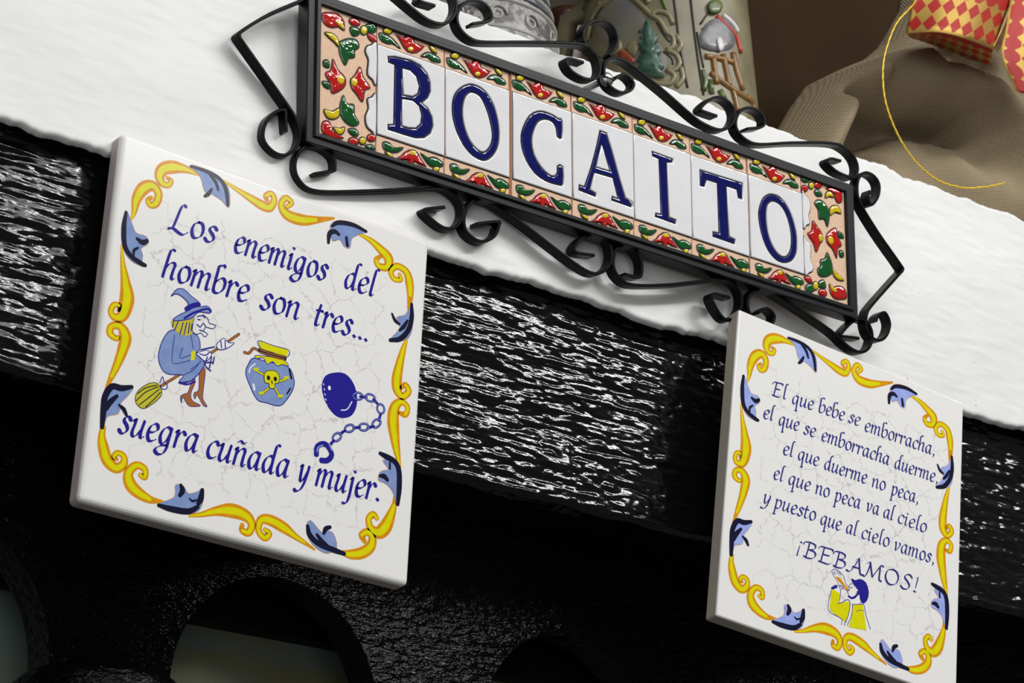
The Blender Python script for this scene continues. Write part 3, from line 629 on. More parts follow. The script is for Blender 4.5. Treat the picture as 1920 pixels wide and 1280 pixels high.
LET = [
 ('B', [zp([(1147,410),(1200,412),(1260,425),(1320,440),(1385,475),(1435,535),(1458,600),(1462,665),(1442,715),(1400,750),(1440,788),(1472,850),(1480,915),(1462,972),(1415,1006),(1350,1008),(1270,985),(1200,962),(1147,945),(1147,905),(1188,905),(1190,800),(1194,600),(1196,475),(1150,455)], *Z1), zp([(1258,500),(1310,515),(1355,560),(1375,630),(1365,680),(1330,702),(1262,690)], *Z1), zp([(1255,722),(1330,735),(1375,775),(1392,840),(1385,900),(1350,932),(1300,930),(1252,915)], *Z1)]),
 ('O', [zp([(260,632),(350,680),(420,790),(455,920),(462,1030),(445,1120),(400,1185),(340,1208),(260,1170),(190,1090),(140,990),(108,870),(108,760),(135,690),(190,645)], *Z3, 4), zp([(260,697),(320,735),(365,830),(395,940),(405,1030),(385,1100),(340,1140),(290,1115),(240,1050),(205,960),(188,860),(195,770),(220,715)], *Z3, 4)]),
 ('C', [zp([(1052.5,226),(1052,260),(1042.5,257.5),(1040,240),(1032,229),(1020,225),(1007.5,230),(999,247.5),(996,265),(1000,290),(1012.5,312.5),(1027.5,327.5),(1037.5,330),(1042.5,322.5),(1042.5,311),(1053.8,312.5),(1054.5,346),(1045,348),(1020,340),(1000,325),(985,302.5),(976,277.5),(974.5,255),(979,237.5),(990,217.5),(1005,209),(1020,210),(1037.5,217.5),(1045,223)], *PXL, 2)]),
 ('A', [zp([(808,18),(860,38),(905,180),(960,380),(1003,525),(1052,560),(1048,600),(895,545),(900,512),(942,527),(905,378),(772,340),(738,462),(782,490),(782,522),(650,470),(652,425),(692,440),(740,300),(780,150)], *Z4), zp([(826,130),(783,292),(882,322)], *Z4)]),
 ('I', [zp([(1200,172),(1362,232),(1358,262),(1318,262),(1332,668),(1385,688),(1383,725),(1225,668),(1228,638),(1268,645),(1252,235),(1205,212)], *Z4)]),
 ('T', [zp([(1562,310),(1885,412),(1885,540),(1850,525),(1840,465),(1768,440),(1785,812),(1830,835),(1828,875),(1660,815),(1660,775),(1705,785),(1692,415),(1618,392),(1600,445),(1565,435)], *Z4)]),
 ('O', [zp([(740,817),(800,840),(860,915),(900,1010),(925,1110),(930,1200),(922,1270),(890,1320),(830,1335),(770,1310),(710,1240),(665,1130),(642,1020),(640,940),(665,860),(700,825)], *Z5, 4), zp([(755,875),(800,900),(840,960),(870,1050),(883,1140),(880,1220),(855,1275),(820,1285),(780,1255),(740,1190),(712,1100),(700,1000),(705,920),(725,885)], *Z5, 4)])]
def blob(pts, n=4): return [tuple(p) for p in catmull(pts, n, True)]
def ell(cx, cy, rx, ry, rot=0, k=10):
    r = math.radians(rot); return [(cx + rx * math.cos(a) * math.cos(r) - ry * math.sin(a) * math.sin(r), cy + rx * math.cos(a) * math.sin(r) + ry * math.sin(a) * math.cos(r)) for a in [2 * math.pi * i / k for i in range(k)]]
class Motif:
    def __init__(s): s.v = []; s.f = []; s.m = []; s.sm = []; s.k = 0
    def outline(s, loop, off, z):
        P = A_(loop); n = len(P); c = P.mean(0)
        t = np.roll(P, -1, 0) - np.roll(P, 1, 0); t /= np.linalg.norm(t, axis=1)[:, None] + 1e-12; nn = np.stack([t[:, 1], -t[:, 0]], 1)
        ar = 0.5 * np.sum(P[:, 0] * np.roll(P[:, 1], -1) - np.roll(P[:, 0], -1) * P[:, 1])
        if ar < 0: nn = -nn
        Q = P + nn * off; b = len(s.v)
        s.v += [(q[0], q[1], z) for q in Q]
        for tt in tessellate_polygon([[Vector((q[0], q[1], 0)) for q in Q]]):
            a_, b_, c_ = [Q[i] for i in tt]
            if (b_[0] - a_[0]) * (c_[1] - a_[1]) - (b_[1] - a_[1]) * (c_[0] - a_[0]) < 0: tt = (tt[0], tt[2], tt[1])
            s.f.append([b + i for i in tt]); s.m.append(0)
    def pillow(s, loop, mi, z0, h):
        P = A_(loop); ar = 0.5 * np.sum(P[:, 0] * np.roll(P[:, 1], -1) - np.roll(P[:, 0], -1) * P[:, 1])
        if ar < 0: P = P[::-1]
        t = np.roll(P, -1, 0) - np.roll(P, 1, 0); t /= np.linalg.norm(t, axis=1)[:, None] + 1e-12; P = P - np.stack([t[:, 1], -t[:, 0]], 1) * 0.00020
        n = len(P); c = P.mean(0); b = len(s.v)
        for sc, zf in ((1, 0), (.96, .45), (.85, .85), (.55, 1.0), (.2, 1.02)):
            s.v += [(*(c + (p - c) * sc), z0 + h * zf) for p in P]
        for r in range(4):
            for i in range(n): j = (i + 1) % n; s.f.append((b + r * n + i, b + r * n + j, b + (r + 1) * n + j, b + (r + 1) * n + i)); s.m.append(mi)
        s.f.append(tuple(b + 4 * n + i for i in range(n))); s.m.append(mi)
    def build(s, name, parent):
        return mesh_obj(name, s.v, s.f, [M_outline, G_red, G_green, G_yellow], parent, s.m, True)
TOPM = [('leaf', [('G', [(75,430),(110,438),(150,455),(188,488),(228,545),(180,512),(130,508),(85,480)]), ('Y', [(108,398),(148,392),(170,405),(150,440),(108,430)])]),
        ('flower', [('R', [(190,444),(222,456),(250,470),(268,452),(296,443),(314,462),(326,502),(352,512),(398,530),(372,556),(345,574),(312,580),(278,568),(250,538),(226,492),(208,462)]), ('Y', ell(297,550,24,21))]),
        ('leaf', [('G', [(370,592),(410,562),(455,572),(498,600),(508,635),(450,628),(420,600)]), ('Y', [(428,512),(458,525),(482,560),(476,572),(445,552)])])]
BOTM = [('leaf', [('G', [(188,430),(230,432),(262,468),(325,465),(290,500),(240,502),(195,480)]), ('Y', [(202,500),(240,508),(255,540),(228,535)])]),
        ('flower', [('R', [(290,545),(318,532),(340,505),(372,486),(410,490),(432,512),(450,550),(470,580),(492,604),(452,592),(432,584),(414,566),(402,582),(392,602),(376,588),(364,564),(346,556),(322,560)]), ('Y', ell(392,508,27,22))]),
        ('leaf', [('G', [(448,510),(490,545),(540,538),(592,570),(596,604),(540,612),(500,590)]), ('Y', [(540,610),(572,612),(568,642),(535,640)])])]
CM = {'R': 1, 'G': 2, 'Y': 3}
BASE_T = (tpar[2], tpar[3] - tpar[2]); BASE_B = (tpar[3], tpar[4] - tpar[3])
def to_u(pts, zm, base):
    out = []
    for p in pts: s_, t_ = inv_st(PS.px(p[0] / zm[0] + zm[1], p[1] / zm[0] + zm[2])); out.append(((s_ - base[0]) / base[1], t_))
    return out
TOPU = [(k, [(c, to_u(blob(p, 1 if c == 'R' else 4), Z3, BASE_T)) for c, p in g]) for k, g in TOPM]
BOTU = [(k, [(c, to_u(blob(p, 1 if c == 'R' else 4), Z4, BASE_B)) for c, p in g]) for k, g in BOTM]
def put_motifs(G, s0, ds, parent, rng, flip=False):
    for kind, shapes in G:
        mo = Motif(); jit = (rng.uniform(-.01, .01), rng.uniform(-.006, .006))
        for c, loop in shapes:
            lp = [st(s0 + ds * (u + jit[0]), t + jit[1]) if not flip else st(s0 + ds * (1 - u), 1 - t) for u, t in loop]
            cen = A_(lp).mean(0)
            mo.outline(lp, 0.00030, 0.00014 + 0.00001 * CM[c]); 
            if c != 'Y': mo.pillow(lp, CM[c], 0.00015, 0.00042)
            else: mo.pillow(lp, CM[c], 0.00025, 0.00055)
        mo.build(kind, parent)
rng = random.Random(4)
TB0, TB1 = 0.152, 0.853     # white field between the two flower bands
for i, (ch, loops) in enumerate(LET):
    s0, s1 = tpar[i + 1], tpar[i + 2]; g = 0.0006 if i != 1 else 0.0016
    g = 0.00035 / 0.289; e0 = g * (3.2 if i == 2 else .7); e1 = g * .7
    dz = rng.uniform(-.0003, .0003)
    tile = slab([st(s0 + e0, 0.004), st(s0 + e0, 0.996), st(s1 - e1, 0.996), st(s1 - e1, 0.004)], -0.006, 0, M_clay, 'letter_tile', sg)
    tile.location.z = dz
    ex_ = 0.0003 / 0.289
    ol = [st(s0 + e0 * 1.1, TB0 - .008), st(s0 + e0 * 1.1, TB1 + .008), st(s1 - e1 * 1.1, TB1 + .008), st(s1 - e1 * 1.1, TB0 - .008)]
    mo = Motif(); mo.outline(ol, 0, 0.0001); mo.outline(loops[0], 0.0000, 0.00025); o = mo.build('black_outline', tile)
    w0 = A_([st(s0 + e0 * 1.3, TB0), st(s0 + e0 * 1.3, TB1), st(s1 - e1 * 1.3, TB1), st(s1 - e1 * 1.3, TB0)])
    rect = []
    for a in range(4):
        p, q = w0[a], w0[(a + 1) % 4]
        for k in range(0, 8): rect.append(tuple(p + (q - p) * k / 8))
    curve_mesh('white_glaze', [rect] + loops, 0.1, 0.55, -0.55, 0.00025, G_white, tile, 4)
    curve_mesh('letter', loops, 0.1, 0.40, -0.92, 0.0003, G_blue, tile, 4)
    put_motifs(TOPU, s0, s1 - s0, tile, rng); put_motifs(BOTU, s0, s1 - s0, tile, rng)
ENDM = [('flower', [('R', [(680,100),(730,94),(790,105),(830,150),(835,200),(790,200),(750,204),(708,190),(680,150)]), ('Y', [(765,158),(800,155),(830,185),(838,225),(800,200)])]),
 ('flower', [('R', ell(905,162,42,28,25)), ('G', [(872,205),(900,195),(940,215),(935,255),(890,262)]), ('G', [(985,185),(1040,172),(1064,205),(1050,238),(1000,235)]), ('R', [(998,245),(1050,262),(1066,302),(1020,298)]), ('Y', ell(972,222,26,34))]),
 ('leaf', [('Y', [(695,245),(750,250),(792,290),(800,350),(765,315),(730,285)]), ('G', [(805,312),(870,287),(930,300),(945,350),(915,378),(912,425),(870,435),(845,482),(812,420),(800,360)])]),
 ('flower', [('G', [(685,440),(720,438),(728,490),(690,482)]), ('G', [(678,590),(728,600),(728,645),(690,628)]), ('R', [(755,428),(788,500),(838,555),(848,605),(820,648),(750,678),(735,610),(700,535),(740,505)]), ('Y', ell(808,578,30,40,-15))]),
 ('flower', [('R', [(950,490),(972,560),(1008,612),(1022,645),(985,665),(968,745),(925,692),(890,645),(882,590),(915,545)]), ('Y', ell(905,602,25,36,-10))]),
 ('leaf', [('Y', [(690,793),(750,806),(798,783),(800,840),(760,865),(712,852)]), ('G', [(832,690),(858,750),(908,758),(912,830),(945,890),(900,916),(840,880),(805,810),(812,740)])]),
 ('flower', [('R', [(680,890),(720,885),(745,930),(755,972),(830,1008),(760,1012),(690,982),(670,940)]), ('Y', [(755,930),(800,938),(838,928),(825,975),(785,982)])]),
 ('flower', [('G', [(868,945),(920,945),(942,982),(920,1002),(880,978)]), ('R', ell(905,1035,38,28,10)), ('R', ell(1035,1010,32,28)), ('G', [(990,1065),(1040,1060),(1062,1095),(1010,1092)]), ('Y', ell(970,1032,26,28))])]
LOBES = [[(1076,330),(1030,332),(1000,342),(990,380),(1012,440),(1005,540),(1040,580),(1076,612)], [(1076,703),(1035,712),(1005,725),(1012,790),(990,850),(1000,920),(1040,960),(1076,985)]]
E_BASE = (tpar[0], tpar[1] - tpar[0])
ENDU = [(k, [(c, to_u(blob(p), Z1, E_BASE)) for c, p in g]) for k, g in ENDM]
LOBU = [to_u(p, Z1, E_BASE) for p in LOBES]
for flip, s0, s1 in ((False, tpar[0], tpar[1]), (True, tpar[8], tpar[9])):
    g = 0.00025 / 0.289
    tile = slab([st(s0 + g, .004), st(s0 + g, .996), st(s1 - g, .996), st(s1 - g, .004)], -0.006, 0, M_clay, 'end_tile', sg)
    put_motifs(ENDU, s0, s1 - s0, tile, rng, flip)
    mo = Motif(); L2 = []
    for lb in LOBU:
        lp = [st(s0 + (s1 - s0) * min(u, .985), t) if not flip else st(s0 + (s1 - s0) * (1 - min(u, .985)), 1 - t) for u, t in lb]
        lp2 = [tuple(p) for p in catmull(lp, 3, True)]; lp2 = [p for p in lp2 if True]
        mo.outline(lp2, 0.00065, 0.0001); L2.append(lp2)
    mo.build('black_outline', tile)
    for lp in L2: curve_mesh('white_glaze', [lp], 0.1, 0.45, -0.45, 0.00025, G_white, tile, 3)
slab([st(0, 0), st(0, 1), st(1, 1), st(1, 0)], -0.0075, -0.0012, M_grout, 'grout_bed', sg, 0)
# frame rails: mitred, with a raised inner bead
ctr = (tl_ + tr_ + br_ + bl_) / 4
exx = (tr_ - tl_) / np.linalg.norm(tr_ - tl_); eyy = (tl_ - bl_) / np.linalg.norm(tl_ - bl_)
def fr(k, off):
    sx, sy = ((-1, 1), (1, 1), (1, -1), (-1, -1))[k]; c = (tl_, tr_, br_, bl_)[k]; return c + exx * sx * off + eyy * sy * off * .85
prof = [(-0.0002, -0.0002), (-0.0002, 0.0010), (0.0002, 0.0015), (0.0018, 0.0015), (0.0023, 0.0010), (0.0026, 0.0004), (0.0054, 0.0004), (0.0058, 0.0), (0.0058, -0.0078), (-0.0002, -0.0078)]
for k in range(4):
    a, b = k, (k + 1) % 4; V = []
    for off, z in prof:
        p, q = fr(a, off), fr(b, off); V += [(p[0], p[1], z), (q[0], q[1], z)]
    n = len(prof); F = [(2 * i, 2 * ((i + 1) % n), 2 * ((i + 1) % n) + 1, 2 * i + 1) for i in range(n)] + [tuple(range(0, 2 * n, 2)), tuple(range(1, 2 * n, 2))[::-1]]
    bm = bmesh.new(); vs = [bm.verts.new(v) for v in V]
    for f_ in F: bm.faces.new([vs[i] for i in f_])
    bm_obj('frame_rail', bm, M_iron_soft if k in (0, 2) or k == 1 else M_iron_soft, sg)
def strip(px, name='scroll_bar', w=0.0058, t=0.0014, zc_=-0.0045, n=6, m=M_iron):
    """flat iron bar bent on edge: its broad side stands out from the wall"""
    P = [A_(PS.px(u, v, zc_)) for u, v in px]; Q = catmull(P, n); N = len(Q); V = []; F = []
    for i in range(N):
        tt = Q[min(i + 1, N - 1)] - Q[max(i - 1, 0)]; tt = tt / (np.linalg.norm(tt) + 1e-12); nn = A_((-tt[1], tt[0])) * t / 2
        e = 0.00025
        for sx, z in ((1, -w / 2), (1, w / 2 - e), (.6, w / 2), (-.6, w / 2), (-1, w / 2 - e), (-1, -w / 2)):
            p = Q[i] + nn * sx; V.append((p[0], p[1], zc_ + z))
    for i in range(N - 1):
        for k in range(6): F.append((i * 6 + k, i * 6 + (k + 1) % 6, (i + 1) * 6 + (k + 1) % 6, (i + 1) * 6 + k))
    F.append(tuple(range(6))[::-1]); F.append(tuple((N - 1) * 6 + k for k in range(6)))
    bm = bmesh.new(); vs = [bm.verts.new(v) for v in V]
    for f_ in F: bm.faces.new([vs[i] for i in f_])
    return bm_obj(name, bm, m, sg)
strip([(531,250),(530,212),(528,209),(512,213),(493,232),(488,262),(505,286),(528,294),(549,280),(557,255),(550,228),(532,198),(450,82),(444,70),(448,62),(500,30),(575,-2),(600,-14)], n=4)
strip([(583,329),(618,323),(622,318),(620,298),(604,282),(580,275),(560,283),(548,305),(550,330),(566,352),(590,361),(640,362),(740,358),(812,352),(840,360),(860,382),(862,408),(848,428),(828,430),(805,415),(790,398),(797,394),(828,391)], n=4)
strip([(888,422),(928,418),(930,424),(920,446),(895,455),(870,438),(864,412),(874,386),(896,375),(924,386),(980,426),(1050,480),(1090,508),(1115,515),(1136,500),(1141,474),(1130,448),(1107,441),(1084,450),(1071,466),(1076,476),(1108,481)], n=4)
strip([(1165,516),(1190,522),(1197,514),(1196,490),(1182,468),(1162,461),(1147,474),(1144,500),(1155,522),(1180,536),(1245,536),(1320,528),(1350,524),(1372,534),(1384,556),(1382,582),(1366,600),(1350,598),(1334,575),(1328,558),(1336,553),(1362,560)], n=4)
strip([(1415,588),(1432,580),(1446,594),(1438,612),(1418,612),(1400,590),(1396,566),(1408,548),(1426,543),(1446,552),(1490,580),(1552,622),(1585,652),(1608,662),(1624,652),(1629,628),(1620,606),(1602,600),(1584,612),(1570,630),(1580,633),(1604,636)], n=4)
strip([(738,-6),(775,25),(800,42),(825,48),(842,38),(850,18),(845,-5),(825,-18),(800,-14),(780,3),(810,14)], n=4)
strip([(880,48),(908,43),(916,36),(912,20),(897,7),(876,4),(858,16),(851,36),(858,58),(878,76),(905,82),(980,82),(1070,84),(1098,92),(1115,112),(1119,136),(1110,150),(1090,150),(1066,136),(1056,118),(1062,113),(1088,120)], n=4)
strip([(1137,107),(1148,92),(1152,72),(1142,50),(1122,41),(1100,46),(1088,64),(1092,84),(1106,100),(1120,110)], n=5)
strip([(1147,150),(1165,142),(1182,158),(1176,172),(1158,176),(1138,164),(1127,142),(1130,120),(1144,111),(1166,117),(1190,134),(1240,174),(1295,222),(1320,238),(1345,246),(1364,238),(1372,220),(1366,200),(1350,187),(1332,186),(1314,198),(1308,208),(1320,214),(1338,220)], n=4)
strip([(1395,244),(1420,241),(1428,231),(1420,214),(1402,205),(1384,209),(1374,226),(1376,246),(1392,264),(1418,273),(1480,270),(1552,271),(1578,280),(1596,298),(1602,320),(1594,335),(1580,332),(1560,322),(1545,306),(1552,300),(1570,304)], n=4)
strip([(1625,360),(1622,372),(1628,386),(1640,370),(1642,348),(1632,332),(1616,326),(1604,336),(1601,360),(1608,385),(1640,438),(1682,498),(1686,508),(1676,520),(1630,572),(1619,590),(1618,612),(1626,632),(1642,640),(1656,630),(1662,608),(1653,588),(1640,594),(1636,604)], n=4)
# round-headed screw that holds the sign
a = PS.px(1131, 152, -0.006)
scr = lathe('screw', [(0.0034, 0), (0.0034, 0.0008), (0.0030, 0.0018), (0.0018, 0.0026), (0.0003, 0.0028)], M_steel, sg, 24, (a[0], a[1], -0.0040))
boxobj('screw_slot', (a[0] - 0.0030, a[0] + 0.0030, a[1] - 0.0004, a[1] + 0.0004, -0.0022, -0.0011), M_black_flat, scr)
lathe('screw_shank', [(0.0015, -0.022), (0.0015, 0.001)], M_steel, scr, 12, (a[0], a[1], -0.0040))

# ------------------------------------------------------------------ THINGS ON THE SHELF
SHELF = 0.1025
def shelf_z(x): return float(wt(x)) + 0.0012
# grey relief stein
M_pewter = new_mat('grey_stoneware', (0.3, 0.29, 0.27), 0.42)
mp = mapping(M_pewter); nn_ = noise(M_pewter, mp.outputs[0], 140, 3); r = ramp(M_pewter, nn_.outputs[0], [(0.42, (0.07, 0.065, 0.065)), (0.52, (0.27, 0.26, 0.24))]); nodes(M_pewter)[2].new(r.outputs[0], nodes(M_pewter)[3].inputs['Base Color'])
bump(M_pewter, nn_.outputs[0], 0.0012, .8)
M_grey1 = new_mat('pale_grey_band', (0.27, 0.265, 0.24), 0.4); M_grey2 = new_mat('blue_grey_band', (0.06, 0.06, 0.085), 0.4)
cg = wallpx(888, 60, 0.075); cg.z = shelf_z(cg.x)
sx = empty('relief_stein', Matrix.Translation(cg), 'pale grey relief stein with banded bulging foot, leftmost on the shelf', 'stein')
body = lathe('body', [(0.030, 0), (0.038, 0.002), (0.0410, 0.010), (0.0415, 0.022), (0.0405, 0.034), (0.038, 0.045), (0.0355, 0.056), (0.034, 0.075), (0.033, 0.12), (0.034, 0.135)], M_pewter, sx, 64)
for z, rr, m, h in ((0.040, 0.0395, M_grey1, .0014), (0.0435, 0.0387, M_grey2, .0010), (0.0475, 0.0378, M_grey1, .0016), (0.0515, 0.037, M_grey2, .001), (0.056, 0.0358, M_grey1, .0015), (0.0625, 0.0352, M_grey2, .0010), (0.0685, 0.035, M_grey1, .0013), (0.024, 0.0414, M_grey1, 0.0009), (0.008, 0.0407, M_grey1, .001)):
    lathe('band', [(rr - h, -h), (rr, -h * .9), (rr + h * .8, 0), (rr, h * .9), (rr - h, h)], m, body, 64, (0, 0, z))
rg = random.Random(2)
def spiral(parent, P0, U, Vv, Nn, r, turns, m, sgn=1, name='relief_curl', tube=0.0007):
    pts = []
    for k in range(22):
        t = k / 21; a = sgn * turns * 2 * math.pi * t; q = r * (1 - .75 * t); pts.append(P0 + U * (q * math.cos(a)) + Vv * (q * math.sin(a)))
    return tube3(name, pts, tube, m, parent, Nn)
def tube3(name, pts, r, m, parent, N0=None, seg=6, taper=False):
    V = []; F = []; n = len(pts)
    rr = [r] * n if np.isscalar(r) else r
    for i, p in enumerate(pts):
        t = (pts[min(i + 1, n - 1)] - pts[max(i - 1, 0)]).normalized(); u = t.cross(N0 if N0 is not None else Vector((0, -1, .01))).normalized(); w = u.cross(t)
        for k in range(seg): a = 2 * math.pi * k / seg; V.append(p + u * rr[i] * math.cos(a) + w * rr[i] * math.sin(a))
    for i in range(n - 1):
        for k in range(seg): F.append((i * seg + k, i * seg + (k + 1) % seg, (i + 1) * seg + (k + 1) % seg, (i + 1) * seg + k))
    F.append(tuple(range(seg))[::-1]); F.append(tuple((n - 1) * seg + k for k in range(seg)))
    return mesh_obj(name, V, F, m, parent, None, True)
for k in range(22):
    a = math.radians(-175 + k * 13); zz_ = 0.031 if k % 2 else 0.016; rad = 0.0412 if k % 2 == 0 else 0.0408
    Nn = Vector((math.cos(a), math.sin(a), 0)); U = Vector((-math.sin(a), math.cos(a), 0))
    spiral(body, Nn * rad + Vector((0, 0, zz_)), U, Vector((0, 0, 1)), Nn, 0.0048, 1.3, M_grey1, 1 if k % 3 else -1)
M_pewh = M_grey1
tube3('handle', [Vector((-0.034, 0.0, 0.12)), Vector((-0.055, 0.01, 0.118)), Vector((-0.064, 0.012, 0.09)), Vector((-0.058, 0.01, 0.055)), Vector((-0.037, 0.0, 0.045))], 0.005, M_grey1, sx, Vector((0, 1, 0)), 10)
# brown bottle
M_amber = new_mat('brown_glass', (0.035, 0.010, 0.006), 0.3)
cb = wallpx(1064, 60, 0.262); cb.z = shelf_z(cb.x)
o = lathe('bottle', [(0.026, 0), (0.0275, 0.003), (0.0275, 0.11), (0.024, 0.13), (0.012, 0.15), (0.011, 0.19), (0.013, 0.195), (0.013, 0.20)], M_amber, None, 40, tuple(cb)); tag(o, 'dark brown bottle in shadow between the two steins', 'bottle')
# big painted stein
def surf_mat(name, c, c2, sc=60, b=.0006):
    m = new_mat(name, c, .45, coat=.2); mp = mapping(m); n = noise(m, mp.outputs[0], sc, 4); r = ramp(m, n.outputs[0], [(.35, c), (.65, c2)]); nodes(m)[2].new(r.outputs[0], nodes(m)[3].inputs['Base Color']); bump(m, n.outputs[0], b, .6); return m
M_cream = surf_mat('aged_cream_stoneware', (0.13, 0.115, 0.06), (0.20, 0.175, 0.10))
M_creamr = surf_mat('raised_cream_scroll', (0.16, 0.135, 0.065), (0.23, 0.20, 0.11))
M_sky = surf_mat('painted_pale_sky', (0.16, 0.15, 0.10), (0.14, 0.135, 0.135), 25)
M_fir = surf_mat('painted_fir_green', (0.012, 0.055, 0.035), (0.06, 0.13, 0.09), 200, .0015)
M_moss = surf_mat('painted_leaf_green', (0.04, 0.07, 0.012), (0.10, 0.13, 0.03), 100)
M_roof = surf_mat('painted_red_roof', (0.20, 0.035, 0.015), (0.28, 0.06, 0.03), 300)
M_wood = surf_mat('painted_ochre_wood', (0.15, 0.065, 0.008), (0.22, 0.11, 0.02), 150)
M_greyp = surf_mat('painted_grey_coat', (0.10, 0.10, 0.10), (0.18, 0.18, 0.19), 200)
M_redp = new_mat('painted_red_sash', (0.40, 0.03, 0.015), .4)
M_whitep = new_mat('painted_white', (0.55, 0.55, 0.55), .4)
M_line = new_mat('dark_engraved_line', (0.02, 0.018, 0.012), .6)
cs = wallpx(1250, 80, 0.125); cs.z = shelf_z(cs.x)
ps = empty('painted_stein', Matrix.Translation(cs), 'large painted stein with fir tree, red roofed house and a figure on a bench', 'stein')
R0, R1, HS = 0.0525, 0.0425, 0.17
lathe('body', [(R0 - .004, 0), (R0 + .001, 0.001), (R0 + .001, .006), (R0, .008)] + [(R0 + (R1 - R0) * t, .008 + (HS - .008) * t) for t in np.linspace(.05, 1, 12)], M_cream, ps, 96)
def on_cone(u, v, lift=0.0):
    d = ray(u, v); o = CAM - cs; k = (R1 - R0) / HS
    # |o.xy + t d.xy| = R0 + lift + k*(o.z + t d.z)
    a = d.x ** 2 + d.y ** 2 - (k * d.z) ** 2; rr = R0 + lift + k * o.z; b = 2 * (o.x * d.x + o.y * d.y - rr * k * d.z); c = o.x ** 2 + o.y ** 2 - rr ** 2
    D = b * b - 4 * a * c
    t = (-b - math.sqrt(D)) / (2 * a) if D > 0 else -b / (2 * a)
    return o + d * t
def cone_tube(pts, r, m, name='relief_scroll', z=(3.3103, 860, 0), n=4):
    P = catmull([(x / z[0] + z[1], y / z[0] + z[2]) for x, y in pts], n); Q = [on_cone(p[0], p[1], 0.0004) for p in P]
    N0 = Vector((Q[len(Q) // 2].x, Q[len(Q) // 2].y, 0)).normalized()
    return tube3(name, Q, r, m, ps, N0)
def cone_patch(pts, lift, m, name, z=(3.3103, 860, 0), n=3):
    P = catmull([(x / z[0] + z[1], y / z[0] + z[2]) for x, y in pts], n, True) if n > 1 else [A_((x / z[0] + z[1], y / z[0] + z[2])) for x, y in pts]
    c = sum(P) / len(P); V = []; F = []; N = len(P)
    for s_, lf in ((1, 0.0), (.94, lift), (.6, lift * 1.2), (.3, lift * 1.3)):
        for p in P: q = c + (p - c) * s_; V.append(on_cone(q[0], q[1], lf))
    for r_ in range(3):
        for i in range(N): j = (i + 1) % N; F.append((r_ * N + i, r_ * N + j, (r_ + 1) * N + j, (r_ + 1) * N + i))
    F.append(tuple(3 * N + i for i in range(N)))
    return mesh_obj(name, V, F, m, ps, None, True)
cone_patch([(880,60),(960,-10),(1040,-10),(1120,60),(1180,140),(1230,250),(1290,330),(1300,420),(1260,480),(1160,490),(1060,440),(960,340),(880,260),(850,150)], .0004, M_sky, 'painted_panel')
for p in ([(800,250),(830,120),(880,40),(960,-20)], [(1060,-30),(1140,40),(1190,90),(1250,130),(1290,200),(1330,230),(1330,290),(1290,310)], [(1290,310),(1350,340),(1370,400),(1330,440),(1290,430)], [(1290,430),(1340,470),(1310,520),(1240,520),(1190,500)], [(1330,150),(1300,90),(1240,70),(1200,90)], [(1180,20),(1150,-20),(1100,-40)], [(1350,330),(1380,280),(1350,220)], [(940,250),(990,260),(1000,310),(960,330)], [(1380,420),(1390,490),(1350,540)]):
    cone_tube(p, .0016, M_creamr)
for p in ([(820,230),(850,110),(900,30)], [(1230,140),(1270,210),(1310,260)], [(1270,320),(1320,360),(1330,400)], [(940,290),(980,290)]): cone_tube(p, .0005, M_line, 'engraved_line')
for p in ([(1335,-10),(1350,100),(1375,300),(1420,545)], [(1440,-10),(1458,150),(1490,400),(1520,590)]): cone_tube(p, .0007, M_line, 'engraved_line')
fir = cone_patch([(1170,100),(1200,190),(1240,230),(1210,260),(1260,320),(1230,340),(1280,420),(1240,440),(1280,480),(1200,480),(1130,450),(1100,440),(1130,390),(1100,380),(1140,310),(1115,300),(1150,230),(1140,190)], .0022, M_fir, 'fir_tree', n=2)
for k in range(7): cone_tube([(1120 + (k % 2) * 8, 200 + k * 38), (1175, 180 + k * 40), (1225 + k * 6, 225 + k * 38)], .0012, M_fir, 'fir_branch')
cone_patch([(985,320),(1020,300),(1090,360),(1100,385),(1080,395),(990,360)], .0018, M_roof, 'house_roof', n=1)
cone_patch([(1030,300),(1060,260),(1100,250),(1110,330),(1090,360)], .0012, M_cream, 'house_gable', n=1)
for p in ([(780,60),(800,0),(850,-40)], [(1260,-20),(1290,60),(1320,130)], [(860,60),(880,10)]): cone_tube(p, .0014, M_moss, 'relief_leaf')
cone_patch([(1490,230),(1530,150),(1600,110),(1680,130),(1720,220),(1700,300),(1600,320),(1500,290)], .0012, M_greyp, 'figure_coat')
for p in ([(1510,180),(1560,170),(1600,200),(1650,190)], [(1530,240),(1590,230),(1640,260),(1690,240)], [(1560,130),(1580,200),(1570,280)], [(1640,140),(1630,220),(1650,300)]): cone_tube(p, .0006, M_line, 'coat_line')
cone_patch([(1600,240),(1630,230),(1650,290),(1620,320)], .002, M_whitep, 'figure_glove')
cone_tube([(1600,100),(1660,160),(1720,230),(1750,330)], .0014, M_redp, 'figure_sash'); cone_tube([(1640,95),(1700,150),(1730,200)], .0016, M_whitep, 'figure_shawl')
cone_patch([(1545,20),(1600,-10),(1640,30),(1620,80),(1560,80)], .002, M_moss, 'figure_hat')
for p in ([(1530,350),(1600,360),(1720,390)], [(1580,350),(1590,450),(1600,520)], [(1640,340),(1660,440),(1680,540)], [(1700,330),(1720,430),(1760,560)], [(1560,450),(1650,520),(1800,620)], [(1700,560),(1720,640),(1730,690)], [(1790,600),(1820,640),(1830,680)]): cone_tube(p, .0018, M_wood, 'bench_slat')
for p in ([(1510,440),(1530,500),(1520,560)], [(1560,500),(1570,580)], [(1620,560),(1650,620)]): cone_tube(p, .0018, M_moss, 'relief_leaf')
for p in ([(1500,150),(1560,70),(1620,60)], [(1480,200),(1500,320),(1520,420)]): cone_tube(p, .0006, M_line, 'engraved_line')
